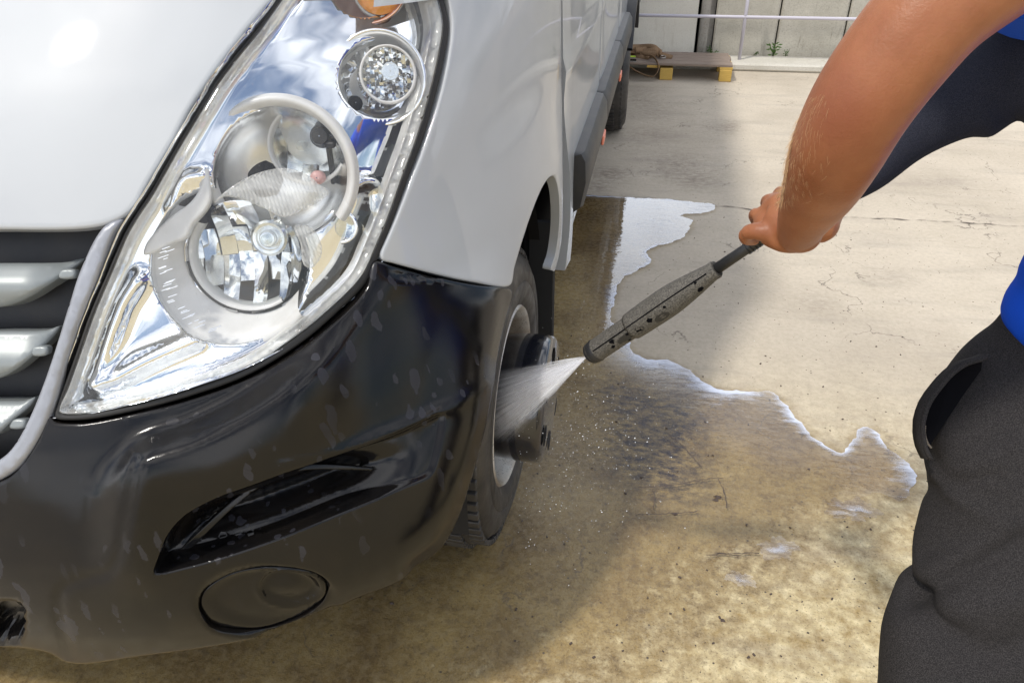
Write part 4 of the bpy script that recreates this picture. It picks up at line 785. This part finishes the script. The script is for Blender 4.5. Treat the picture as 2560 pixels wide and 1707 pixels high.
# wheels
def wheel(c, R0=.345, W=.215, cap=True, yaw=0., outer=0.):
    w_ = link('wheel', None, None, van)
    c = np.array(c, float); ax = np.array((math.cos(yaw), -math.sin(yaw), 0))
    def nm(o): return o
    prof = [(.205, -.012), (.215, -.002), (.235, .004), (.262, .006), (.266, .003), (.272, .006), (.300, .003), (.318, -.006), (.332, -.022), (.340, -.034), (.345, -.05), (.346, -W / 2), (.345, -W + .05), (.335, -W + .02), (.30, -W), (.21, -W + .01)]
    tb = MB(); tb.lathe(c, ax, prof, 96); tb.build('tyre', M['tyre'], w_, sharp=50)
    tr_ = MB()
    for k in range(72):
        a = 2 * math.pi * k / 72; ca, sa = math.cos(a), math.sin(a); rad = np.array((0, ca, sa)); tan = np.array((0, -sa, ca)); rad = rad - ax * (rad @ ax); tan -= ax * (tan @ ax)
        Mx = np.stack([ax, tan, rad], 1)
        for q, (off, wd_) in enumerate(((-.028, .034), (-.075, .045), (-.13, .045), (-.18, .034))):
            aa = a + (.5 if q % 2 else 0) * 2 * math.pi / 72; ca, sa = math.cos(aa), math.sin(aa); rad = np.array((0, ca, sa)); tan = np.array((0, -sa, ca)); Mx = np.stack([ax, tan, rad], 1)
            tr_.box(c + ax * off + rad * (.3475 - (.012 if q in (0, 3) else 0)), (wd_, .021, .013), Mx, .002)
    o = tr_.build('tread', M['tyre'], w_, False); o['kind'] = 'stuff'
    rp_ = [(.206, -.014), (.212, -.006), (.208, .0), (.200, -.004), (.193, -.022), (.186, -.05), (.176, -.066), (.168, -.064), (.160, -.050), (.13, -.046), (.10, -.050), (.07, -.052), (.001, -.052)]
    MB().lathe(c, ax, rp_, 72).build('rim', M['rim'], w_, sharp=50)
    for k in range(9):
        a = 2 * math.pi * k / 9 + .35; rad = np.array((0, math.cos(a), math.sin(a))); tan = np.array((0, -math.sin(a), math.cos(a))); q = c + rad * .155 + ax * -.0455
        e_ = [q + tan * .030 * math.cos(t_) + rad * .017 * math.sin(t_) for t_ in np.linspace(0, 2 * math.pi, 20, endpoint=False)]; e2 = [p - ax * .012 for p in e_]
        b = MB(); b.add(e_ + e2, [tuple(range(20))] + [(i, (i + 1) % 20, 20 + (i + 1) % 20, 20 + i) for i in range(20)]); b.build('vent_hole', M['black'], w_, False)
    if cap:
        hp = [(.138, -.052), (.144, -.03), (.148, .02), (.148, .066), (.146, .078), (.138, .085), (.10, .087), (.05, .088), (.001, .088)]
        MB().lathe(c, ax, hp, 72).build('hub_cap', M['hub'], w_, sharp=60)
        for k in range(6):
            a = 2 * math.pi * k / 6 + .25; rad = np.array((0, math.cos(a), math.sin(a))); b = MB(); b.lathe(c + rad * .102 + ax * .0874, ax, [(.024, .0006), (.001, .0008)], 20); b.build('bolt_recess', M['black'], w_)
    return w_
wheel((-.004, 0, .345), yaw=.02); wheel((.074, 3.3, .345), cap=False, yaw=-.05); wheel((-1.99, 3.3, .345), cap=False); wheel((-1.8, 0, .345), cap=False)

# ------------------------------------------------------------------ the person
def meld(name, parts, vox, m, parent=None, smooth=6, folds=None):
    b = MB()
    for p in parts: b.add(p.V, p.F)
    me = bpy.data.meshes.new('tmp'); me.from_pydata([tuple(map(float, v)) for v in b.V], [], b.F); o = bpy.data.objects.new('tmp', me); COL.objects.link(o)
    r = o.modifiers.new('r', 'REMESH'); r.mode = 'VOXEL'; r.voxel_size = vox; r.use_smooth_shade = True
    s_ = o.modifiers.new('s', 'SMOOTH'); s_.factor = .5; s_.iterations = smooth
    dg = bpy.context.evaluated_depsgraph_get(); e = o.evaluated_get(dg); me2 = bpy.data.meshes.new_from_object(e); bpy.data.objects.remove(o)
    if folds is not None:
        n = len(me2.vertices); co = np.zeros(n * 3); me2.vertices.foreach_get('co', co); co = co.reshape(-1, 3); no = np.zeros(n * 3); me2.vertex_normals.foreach_get('vector', no); no = no.reshape(-1, 3)
        co = co + no * folds(co)[:, None]; me2.vertices.foreach_set('co', co.ravel()); me2.update()
    me2.name = name; me2.materials.clear(); o2 = link(name, me2, m, parent); me2.polygons.foreach_set('use_smooth', [True] * len(me2.polygons)); return o2
S = 1 / K
def A3(x, y, t): return at(x * S, y * S, t)            # x, y in full-size photo pixels
def chain(pts, seg=20, flat=1.): # (x, y, depth, radius px)
    P = np.array([A3(p[0], p[1], p[2]) for p in pts]); r = np.array([p[3] * p[2] / FPX for p in pts])
    Q = resample(np.c_[P, r], .006, closed=False); b = MB(); b.tube(Q[:, :3], Q[:, 3], seg, flat=flat, ref=CF); 
    for k in (0, -1): b.lathe(Q[k, :3], (0, 0, 1), [(Q[k, 3] * math.sin(a), -Q[k, 3] * .95 * math.cos(a)) for a in np.linspace(0.02, math.pi - .02, 9)], 14, up=(1, 0, 0))
    return b
person = empty('person', (.95, -.2, 0)); tag(person, 'person in charcoal trousers and blue shirt stretching a tanned bare arm to hold the lance', 'person')
arm = [(2760, -330, .60, 165), (2540, -135, .61, 152), (2350, 12, .625, 141), (2232, 148, .645, 133), (2150, 265, .67, 125), (2092, 378, .72, 113), (2052, 468, .80, 92), (2016, 535, .87, 68), (1996, 580, .93, 52)]
parts = [chain(arm, 28)]
parts.append(chain([(2195, 250, .655, 78), (2150, 300, .672, 92), (2085, 345, .70, 84)]))       # elbow knob
hand = [(2005, 585, .93, 50), (1985, 575, .955, 56), (1965, 560, .97, 62), (1945, 555, .985, 56), (1925, 560, .99, 42)]
parts.append(chain(hand))
parts.append(chain([(1960, 520, .975, 44), (1935, 530, .99, 38), (1912, 545, 1.0, 28)])); parts.append(chain([(1990, 600, .95, 34), (1960, 598, .96, 34), (1925, 592, .975, 26)]))
fingers = [[(1930, 585, .965, 25), (1895, 578, .97, 23), (1868, 582, .985, 19), (1866, 596, 1.01, 17), (1885, 600, 1.03, 15)],
           [(1925, 545, .985, 23), (1900, 540, 1.0, 20), (1888, 535, 1.012, 17), (1889, 548, 1.035, 15), (1905, 570, 1.045, 13)],
           [(1945, 510, .985, 24), (1925, 503, 1.0, 20), (1916, 505, 1.02, 16), (1922, 525, 1.04, 14), (1940, 545, 1.05, 12)],
           [(1965, 490, .985, 22), (1950, 482, 1.005, 17), (1945, 490, 1.025, 14), (1950, 510, 1.04, 12), (1962, 525, 1.045, 10)],
           [(2000, 590, .96, 30), (1990, 600, .99, 24), (1972, 598, 1.01, 20), (1950, 590, 1.03, 17)]]
for f in fingers: parts.append(chain(f, 14))
# the second hand, closed round the grip behind the first
parts.append(chain([(2025, 560, 1.0, 38), (2052, 568, 1.0, 40), (2070, 548, 1.02, 32), (2085, 515, 1.04, 32), (2110, 478, 1.05, 34)]))
for k, (x, y) in enumerate(((2062, 572), (2040, 582), (2030, 560), (2020, 540))): parts.append(chain([(x + 8, y - 12, 1.0, 20), (x, y, .99, 18), (x - 14, y + 4, 1.0, 15), (x - 24, y - 8, 1.02, 13)], 12))
# torso core, neck and head continue the figure beyond the picture
parts.append(chain([(2760, -330, .60, 165), (2900, -250, .72, 190), (3000, -100, .85, 230)])); hd = np.array((.50, -.36, 1.62))
hb = MB(); hb.lathe(hd, (0, 0, 1), [(.1 * math.sin(a) ** .8 * (1 - .18 * (math.cos(a) > .4)), -.125 * math.cos(a)) for a in np.linspace(.03, 3.11, 18)], 28, up=(1, 0, 0)); parts.append(hb)
nk = MB(); nk.tube([hd + (.03, 0, -.06), hd + (.1, .02, -.16), hd + (.17, .04, -.27)], [.055, .055, .075], 20); parts.append(nk)
nz_ = MB(); nz_.tube([hd + (-.09, 0, .03), hd + (-.125, 0, -.015)], [.010, .017], 10); parts.append(nz_)
sh_ = MB(); sh_.tube([A3(2760, -330, .60), hd + (.17, .04, -.27), np.array((.78, .02, 1.36))], [.075, .09, .08], 20); parts.append(sh_)
body_o = meld('body', parts, .0028, M['skin'], person, smooth=5)
hr = MB(); hr.lathe(hd + (.015, 0, .012), (0, 0, 1), [(.112 * math.sin(a), -.135 * math.cos(a)) for a in np.linspace(1.35, 3.12, 12)], 28, up=(1, 0, 0)); hr.build('hair', M['hair'], person)
# fine arm hair along the lit edge of the forearm
bh = MB()
from mathutils.bvhtree import BVHTree
_me = body_o.data; bvh = BVHTree.FromPolygons([v_.co for v_ in _me.vertices], [tuple(p.vertices) for p in _me.polygons])
edge = resample([(2014, 237), (1992, 290), (1974, 357), (1963, 424), (1956, 464), (1950, 513)], 1.2, closed=False)
for (x, y) in edge:
    for k in range(4):
        jx = abs(rng.normal(0, 34)) if k > 2 else rng.uniform(-7, 8); yy = y + rng.uniform(-3, 3); dr_ = ((x + jx - 1280) / FPX) * CR + ((yy - 853.5) / FPX) * CD + CF
        h_ = bvh.ray_cast(Vector(CAM.tolist()), Vector(dr_.tolist()).normalized())
        if h_[0] is None or h_[3] > 1.2: continue
        p = np.array(h_[0]); nn = np.array(h_[1]); g_ = CD * rng.uniform(.8, 1.2) - CR * rng.uniform(.1, .8); g_ = g_ - nn * (g_ @ nn); g_ /= np.linalg.norm(g_); L = rng.uniform(.004, .009)
        w0 = .00009 if jx > 10 else .00014
        bh.tube([p, p + (g_ * .75 + nn * .5) * L * .5, p + (g_ + nn * .45) * L], [w0, w0 * .7, w0 * .3], 3, cap=False)
o = bh.build('arm_hair', M['armhair'], person); o['kind'] = 'stuff'
# trousers, near leg: silhouette rows
rows = [(2540, 770), (2502, 836), (2470, 880), (2440, 903), (2395, 946), (2345, 1010), (2318, 1060), (2310, 1108), (2315, 1143), (2314, 1164), (2303, 1192), (2314, 1221), (2312, 1270), (2305, 1305), (2287, 1369), (2274, 1425), (2282, 1459), (2301, 1489), (2290, 1506), (2255, 1524), (2227, 1552), (2206, 1595), (2195, 1644), (2190, 1690), (2185, 1740), (2180, 1850), (2200, 2000), (2230, 2200), (2260, 2500)]
def loft_rows(rows, wfun, dfun, tfun, seg=40, pw=2.4):
    b = MB(); rr = resample(rows, 9, closed=False); V = []; hz = np.array((_hor[0], _hor[1], 0.))
    for (x, y) in rr:
        t_ = tfun(y); w_ = wfun(y); c = A3(x, y, t_); s_ = t_ / FPX; a = w_ / 2; cc = c + CR * a; dp = dfun(y)
        for k in range(seg):
            th = 2 * math.pi * k / seg; ct, st = math.cos(th), math.sin(th); V.append(cc + CR * a * math.copysign(abs(ct) ** (2 / pw), ct) + hz * dp * math.copysign(abs(st) ** (2 / pw), st))
    n_ = len(rr); Fs = [(i * seg + j, i * seg + (j + 1) % seg, (i + 1) * seg + (j + 1) % seg, (i + 1) * seg + j) for i in range(n_ - 1) for j in range(seg)] + [tuple(range(seg))[::-1], tuple((n_ - 1) * seg + j for j in range(seg))]
    return b.add(V, Fs)
wf_ = lambda y: np.interp(y, [770, 950, 1150, 1500, 1700, 2500], [.34, .38, .34, .24, .2, .16]); df_ = lambda y: np.interp(y, [770, 950, 1200, 1700, 2500], [.11, .125, .11, .09, .08]); tf_ = lambda y: np.interp(y, [770, 1700, 2500], [1.10, 1.06, 1.12])
rows = [(x + 26, y) for x, y in rows]; pt = loft_rows(rows, wf_, df_, tf_)
leg2 = MB(); leg2.tube([(1.15, -.05, .84), (1.35, .05, .5), (1.45, .12, .08)], [.13, .10, .075], 28)
def folds(co):
    d = co - CAM; z = d @ CF; u = (d @ CR) / z * FPX + 1280; v_ = (d @ CD) / z * FPX + 853.5
    f = np.zeros(len(co))
    for (x0, y0, x1, y1, w_, h) in ((2290, 1495, 2560, 1350, 26, -.009), (2280, 1450, 2560, 1290, 36, .006), (2250, 1560, 2560, 1500, 40, .007), (2310, 1220, 2480, 1190, 18, -.004), (2350, 1180, 2560, 1120, 40, .004), (2300, 1700, 2560, 1600, 40, -.006), (2320, 1380, 2560, 1290, 30, -.005)):
        a = np.array((x0, y0), float); b_ = np.array((x1, y1), float); ab = b_ - a; t_ = np.clip(((np.c_[u, v_] - a) @ ab) / (ab @ ab), 0, 1); dd = np.linalg.norm(np.c_[u, v_] - (a + t_[:, None] * ab), axis=1); f += h * np.exp(-(dd / w_) ** 2)
    return f + .0015 * np.sin(u / 37 + v_ / 51) * np.sin(v_ / 43)
meld('trousers', [pt, leg2], .006, M['pants'], person, smooth=3, folds=folds)
# pocket lip and zip
pk = np.array([(2460, 890), (2436, 899), (2405, 908), (2372, 930), (2340, 965), (2312, 1005), (2297, 1050), (2296, 1080), (2302, 1115), (2316, 1145)], float)
P = np.array([A3(x, y, 1.075 - .00004 * (y - 890)) for x, y in pk]); V_, F_ = ribbon(P, .022, .006, CF); b = MB(); b.add(V_, F_); b.tube(resample(P - CF * .012, .01, closed=False), .0035, 8); b.build('pocket_lip', M['pants'], person)
Q_ = np.array([A3(x, y, t_) for x, y, t_ in ((2456, 895, 1.07), (2453, 925, 1.075), (2410, 985, 1.08), (2360, 1060, 1.075), (2330, 1105, 1.07), (2318, 1140, 1.065), (2300, 1090, 1.085), (2301, 1050, 1.085), (2330, 990, 1.09), (2380, 930, 1.09))])
mesh('pocket_opening', Q_, [tuple(range(10))], M['black'], person, False)
zp = MB(); zl = resample([A3(x, y, 1.058) for x, y in ((2312, 1065), (2312, 1085), (2318, 1105), (2327, 1118))], .0022, closed=False)
for p in zl: zp.box(p, (.003, .0012, .0012))
zp.build('zip', M['steel'], person, False)['kind'] = 'stuff'
sm = MB(); sm.tube(resample([A3(2415, 990, 1.0), A3(2480, 1003, .985), A3(2560, 1025, .975), A3(2700, 1070, .98)], .02, closed=False), .0022, 6); 
# blue shirt: hem over the waistband and torso beyond the frame
hem = [(2600, 500), (2562, 640), (2556, 700), (2553, 727), (2556, 752), (2525, 790), (2508, 830), (2520, 868), (2560, 905)]
sh1 = loft_rows([(2860, -200), (2800, 100), (2740, 400), (2650, 600), (2600, 700), (2585, 727), (2582, 752), (2553, 790), (2538, 832), (2546, 862)], lambda y: .36, lambda y: .135, lambda y: np.interp(y, [-200, 727, 862], [.86, 1.06, 1.09]))
meld('shirt', [sh1, chain([(2800, -370, .6, 200), (2640, -220, .61, 200), (2590, -150, .612, 168), (2570, -135, .614, 160)], 24), chain([(2775, -345, .60, 185), (2900, -250, .72, 232), (3000, -100, .85, 268)], 24), (lambda b_: (b_.tube([A3(2800, -330, .62), hd + (.20, .04, -.30), np.array((.80, .02, 1.33))], [.125, .125, .12], 24), b_)[1])(MB())], .008, M['blue'], person, smooth=3)
cuff = MB(); P = np.array([A3(*q) for q in ((2535, 22, .66), (2550, 8, .66), (2580, -30, .66))]); cuff.tube(P, [.0075, .012, .02], 12); cuff.build('shaded_shirt_sleeve', M['sleeve'], person)  # navy cloth here paints the shade on the blue shirt's sleeve hem
# far sleeve
sl = [(3000, 60, .98, 190), (2800, 110, 1.0, 175), (2640, 165, 1.03, 150), (2540, 186, 1.05, 132), (2450, 226, 1.06, 105), (2360, 283, 1.065, 77), (2270, 350, 1.07, 62), (2180, 425, 1.07, 48), (2120, 470, 1.06, 40)]
def fold2(co):
    K2 = 1
    d = co - CAM; z = d @ CF; u = (d @ CR) / z * FPX + 1280; v_ = (d @ CD) / z * FPX + 853.5
    return .012 * np.exp(-(((u - 2475) / 40) ** 2 + ((v_ - 325) / 40) ** 2)) - .008 * np.exp(-(((u - 2545) / 22) ** 2 + ((v_ - 320) / 30) ** 2)) + .002 * np.sin(u / 25 + v_ / 60)
meld('far_sleeve', [chain(sl, 28)], .005, M['sleeve'], person, smooth=4, folds=fold2)
st = MB(); sx = [(2560, 62), (2500, 92), (2450, 122), (2410, 152), (2365, 195)]; st.tube(resample([A3(x, y, 1.0) for x, y in sx], .02, closed=False), .0012, 5); 
for (x, y, z_) in ((1.18, -.42, .0), (1.47, .12, .0)):
    b = MB(); b.tube([(x + .07, y, .05), (x - .03, y, .055), (x - .12, y, .04), (x - .18, y, .03)], [.05, .05, .045, .025], 16); b.build('shoe', M['shoe'], person)

# ------------------------------------------------------------------ pressure lance
tipP = A3(1478, 884, 1.27); endP = A3(1990, 538, 1.0)
ax_ = endP - tipP; LL = np.linalg.norm(ax_); ax_ /= LL
lance = empty('pressure_lance', tipP); tag(lance, 'worn grey-black pressure washer lance spraying the front wheel', 'pressure lance')
def along(x): return tipP + ax_ * x
colx = None
for k in np.linspace(0, LL, 400):
    q = along(k) - CAM; u = (q @ CR) / (q @ CF) * FPX + 1280
    if u > 1792 and colx is None: colx = k
rs = lambda px, x: px * ((along(x) - CAM) @ CF) / FPX
pr_ = [(0, 25), (.004, 28), (.04, 29), (.10 * colx / .27, 31), (.36 * colx, 35), (.55 * colx, 38), (.68 * colx, 38), (.82 * colx, 32), (.95 * colx, 24), (colx, 21)]
P = [along(p[0]) for p in pr_]; rr = [rs(p[1], p[0]) for p in pr_]
Q = resample(np.c_[np.array(P), rr], .005, closed=False); b = MB(); b.tube(Q[:, :3], Q[:, 3], 40, ref=-CD); sl_o = b.build('lance_sleeve', M['lance'], lance)
b = MB(); b.tube([along(-.004), along(.0), along(.014), along(.017)], [rs(22, 0), rs(27, 0), rs(30, 0), rs(29, 0)], 32); b.build('nozzle_cap', M['rod'], lance, sharp=40)
b = MB(); b.tube([along(-.0045), along(-.0075)], [.006, .005], 16); b.build('nozzle', M['steel'], lance)
b = MB(); b.tube([along(colx - .012), along(colx - .003), along(colx)], [rs(23, colx), rs(24, colx), rs(21, colx)], 32); b.build('sleeve_collar', M['lance'], lance, sharp=40)
b = MB(); b.tube([along(colx - .01), along(LL * .8), along(LL + .05)], [rs(14.5, colx), rs(14, LL * .8), .0078], 24); b.build('rod', M['rod'], lance)
b = MB(); q0 = LL * .80
for k in range(5): b.tube([along(q0 + k * .006), along(q0 + k * .006 + .003)], [rs(17, q0)] * 2, 20)
b.build('rod_joint', M['rod'], lance, sharp=40)
# seam and slots on the visible face of the sleeve
nv = -CF - ax_ * np.dot(-CF, ax_); nv /= np.linalg.norm(nv); sv = np.cross(ax_, nv)
if sv @ CD > 0: sv = -sv
def onsl(x, ang, lift=0.): r_ = np.interp(x, [p[0] for p in pr_], rr); return along(x) + (nv * math.cos(ang) + sv * math.sin(ang)) * (r_ + lift)
b = MB(); b.tube([onsl(x, .18 + .1 * x / colx) for x in np.linspace(.02, colx - .012, 30)], .0011, 6); b.build('seam', M['black'], lance)
for (x, a, L, w_) in ((.36 * colx, -.42, .030, .007), (.60 * colx, -.55, .014, .006)):
    b = MB(); e_ = []
    for t_ in np.linspace(0, 2 * math.pi, 28, endpoint=False): e_.append(onsl(x + L * math.copysign(abs(math.cos(t_)) ** .7, math.cos(t_)), a + w_ * math.sin(t_) / .022, .0006))
    b.add(e_ + [onsl(x, a, .0002)], [(i, (i + 1) % 28, 28) for i in range(28)]); b.build('slot', M['rod'], lance)
for k in range(12):
    x = rng.uniform(.1, .9) * colx; a = rng.uniform(-.9, .15); L = rng.uniform(.002, .006); e_ = [onsl(x + L * math.cos(t_) * rng.uniform(.6, 1.2), a + L * math.sin(t_) * rng.uniform(.5, 1.1) / .024, .0005) for t_ in np.linspace(0, 2 * math.pi, 12, endpoint=False)]
    MB().add(e_, [tuple(range(12))]).build('chip', M['black'], lance, False)
# hose from the grip back behind the person
b = MB(); b.tube(resample([along(LL + .04), A3(2100, 470, 1.06), A3(2300, 350, 1.08), A3(2640, 170, 1.05), A3(3100, 300, 1.1), np.array((1.6, .1, .5)), np.array((2.2, .3, .02)), np.array((4, .9, .02))], .03, closed=False), .009, 12); b.build('hose', M['rod'], lance)

# ------------------------------------------------------------------ spray, droplets
T0 = along(-.006); aim = A3(1240, 1020, 1.60); T1 = A3(1225, 1090, 1.60); T2 = A3(1240, 950, 1.60)
m = M['spray'] = bpy.data.materials.new('water_jet'); m.use_nodes = True; t = NT(m); t.n.remove(t.b)
axd = aim - T0; LS = np.linalg.norm(axd); axd /= LS; wdv = (T1 - T2); wdv -= axd * (wdv @ axd); wdv /= np.linalg.norm(wdv); thd = np.cross(axd, wdv)
pv = t.new('ShaderNodeVolumePrincipled'); pv.inputs['Color'].default_value = (.97, .97, .99, 1); pv.inputs['Anisotropy'].default_value = .2
co = t.new('ShaderNodeTexCoord'); sp_ = t.new('ShaderNodeSeparateXYZ'); t.l.new(co.outputs['Object'], sp_.inputs[0]); X_, Y_, Z_ = sp_.outputs
zz = t.math('MAXIMUM', X_, .01); a1 = t.math('DIVIDE', Y_, zz); a2 = t.math('DIVIDE', Z_, zz); cb = t.new('ShaderNodeCombineXYZ'); t.l.new(t.math('MULTIPLY', X_, 1.4), cb.inputs[0]); t.l.new(t.math('MULTIPLY', a1, 26.), cb.inputs[1]); t.l.new(t.math('MULTIPLY', a2, 26.), cb.inputs[2])
sn = t.ramp(t.noise(cb.outputs[0], 2.6, 5, .7), [(.38, .02), (.60, .55), (.72, 1.)]); sn = t.math('MULTIPLY', sn, t.ramp(t.noise(co.outputs['Object'], 55, 3, .7), [(.3, .45), (.65, 1.)]))
hw = .21; ed = t.math('SUBTRACT', 1., t.math('POWER', t.math('ABSOLUTE', t.math('DIVIDE', a1, hw)), 3.)); ed = t.math('MAXIMUM', ed, 0.)
edz = t.math('MAXIMUM', t.math('SUBTRACT', 1., t.math('POWER', t.math('ABSOLUTE', t.math('DIVIDE', a2, .10)), 2.)), 0.)
fall = t.math('MINIMUM', t.math('DIVIDE', 1.9, t.math('MULTIPLY_ADD', X_, 1., .012)), 120.)
lowside = t.math('MULTIPLY_ADD', a1, 2.2, .9)
den = t.math('MULTIPLY', t.math('MULTIPLY', t.math('MULTIPLY', sn, ed), t.math('MULTIPLY', fall, edz)), lowside)
den = t.math('MULTIPLY', t.math('MULTIPLY', den, t.math('MAXIMUM', t.math('SUBTRACT', 1.12, t.math('DIVIDE', X_, LS)), 0.)), 34.); t.l.new(den, pv.inputs['Density']); t.l.new(pv.outputs[0], t.n['Material Output'].inputs['Volume'])
V = []; secs = [0.004, .1, .2, LS * 1.0]
for x in secs:
    for (q, w_) in ((-1, -1), (1, -1), (1, 1), (-1, 1)): V.append((x, q * (x * hw + .003), w_ * (x * .10 + .003)))
Fs = [(i * 4 + j, i * 4 + (j + 1) % 4, i * 4 + 4 + (j + 1) % 4, i * 4 + 4 + j) for i in range(3) for j in range(4)] + [(3, 2, 1, 0), (12, 13, 14, 15)]
jet = mesh('water_spray', V, Fs, M['spray'], None, False); jet.matrix_world = Matrix(((axd[0], wdv[0], thd[0], T0[0]), (axd[1], wdv[1], thd[1], T0[1]), (axd[2], wdv[2], thd[2], T0[2]), (0, 0, 0, 1)))
tag(jet, 'white fan of water shooting from the lance nozzle to the wheel', 'water spray', kind='stuff')
m = M['streak'] = bpy.data.materials.new('water_streaks'); m.use_nodes = True; t = NT(m); t.n.remove(t.b)
tr3 = t.new('ShaderNodeBsdfTransparent'); tl = t.new('ShaderNodeBsdfTranslucent'); tl.inputs['Color'].default_value = (.95, .96, .98, 1); df3 = t.new('ShaderNodeBsdfDiffuse'); df3.inputs['Color'].default_value = (.95, .96, .98, 1); ad = t.new('ShaderNodeMixShader'); ad.inputs[0].default_value = .5; t.l.new(tl.outputs[0], ad.inputs[1]); t.l.new(df3.outputs[0], ad.inputs[2])
ms = t.new('ShaderNodeMixShader'); t.l.new(t.attr('alpha'), ms.inputs[0]); t.l.new(tr3.outputs[0], ms.inputs[1]); t.l.new(ad.outputs[0], ms.inputs[2]); t.l.new(ms.outputs[0], t.n['Material Output'].inputs['Surface'])
V = []; Fs = []; al = []
for k in range(620):
    a_ = np.clip(rng.normal(.03, .105), -.205, .205); 
    if rng.random() < .28: a_ = rng.uniform(.15, .205)
    c_ = rng.normal(0, .028); x0 = abs(rng.normal(0, .09)) if rng.random() < .6 else rng.uniform(0, LS * .75); L_ = rng.uniform(.03, .16); x1 = min(x0 + L_, LS * rng.uniform(.9, 1.0)); wd3 = rng.uniform(.0003, .0009)
    if x1 <= x0: continue
    b_ = len(V); nS = 5
    for i in range(nS):
        f = i / (nS - 1); x = x0 + (x1 - x0) * f + .004; w4 = wd3 * math.sin(math.pi * (.08 + .84 * f)) * (.5 + 2.2 * x); 
        V += [(x, a_ * x - w4, c_ * x), (x, a_ * x + w4, c_ * x)]; q = math.sin(math.pi * min(.999, max(.001, f))) ** .7 * np.clip(1.15 - x / LS, 0, 1) * rng.uniform(.45, .8); al += [q, q]
    Fs += [(b_ + 2 * i, b_ + 2 * i + 1, b_ + 2 * i + 3, b_ + 2 * i + 2) for i in range(nS - 1)]
so = mesh('jet_streaks', V, Fs, M['streak'], None, True, dict(alpha=al)); so.parent = jet; so['kind'] = 'stuff'
# mist by the tyre
m = M['mist'] = bpy.data.materials.new('mist'); m.use_nodes = True; t = NT(m); t.n.remove(t.b); pv = t.new('ShaderNodeVolumePrincipled'); pv.inputs['Color'].default_value = (.97, .97, .98, 1)
co = t.new('ShaderNodeTexCoord'); ln_ = t.new('ShaderNodeVectorMath'); ln_.operation = 'LENGTH'; t.l.new(co.outputs['Object'], ln_.inputs[0]); f = t.math('MAXIMUM', t.math('SUBTRACT', 1., ln_.outputs['Value']), 0.)
t.l.new(t.math('MULTIPLY', t.math('MULTIPLY', t.math('POWER', f, 1.5), t.noise(co.outputs['Object'], 2.2, 4)), 1.0), pv.inputs['Density']); t.l.new(pv.outputs[0], t.n['Material Output'].inputs['Volume'])
for (x, y, tt, sc_) in ((1250, 1100, 1.75, (.22, .3, .22)), (1240, 960, 1.66, (.12, .18, .16))):
    b = MB(); b.lathe((0, 0, 0), (0, 0, 1), [(math.sin(a), -math.cos(a)) for a in np.linspace(.01, 3.13, 14)], 24, up=(1, 0, 0)); o = b.build('mist_cloud', M['mist']); o.location = at(x, y, tt); o.scale = sc_
    tag(o, 'faint white mist drifting beside the front wheel' if tt > 1.7 else 'faint white mist where the jet strikes the wheel hub', 'mist', kind='stuff')
dr = MB(); ico = [(0, 0, 1), (0, 0, -1), (1, 0, 0), (-1, 0, 0), (0, 1, 0), (0, -1, 0)]; icf = [(0, 2, 4), (0, 4, 3), (0, 3, 5), (0, 5, 2), (1, 4, 2), (1, 3, 4), (1, 5, 3), (1, 2, 5)]
for k in range(900):
    x = 1190 + abs(rng.normal(0, 170)); y = rng.normal(1010, 130); t_ = rng.uniform(1.3, 1.75); r_ = rng.choice([.0005, .0007, .0011, .0016], p=[.5, .3, .16, .04])
    if x < 1275 and y < 1100 and rng.random() < .7: continue
    p = at(x, y, t_)
    if p[2] < .02: continue
    dr.add([p + np.array(q) * r_ for q in ico], icf)
tag(dr.build('water_droplets', M['drop']), 'tiny water droplets flying off the front wheel', 'water droplets', kind='stuff')
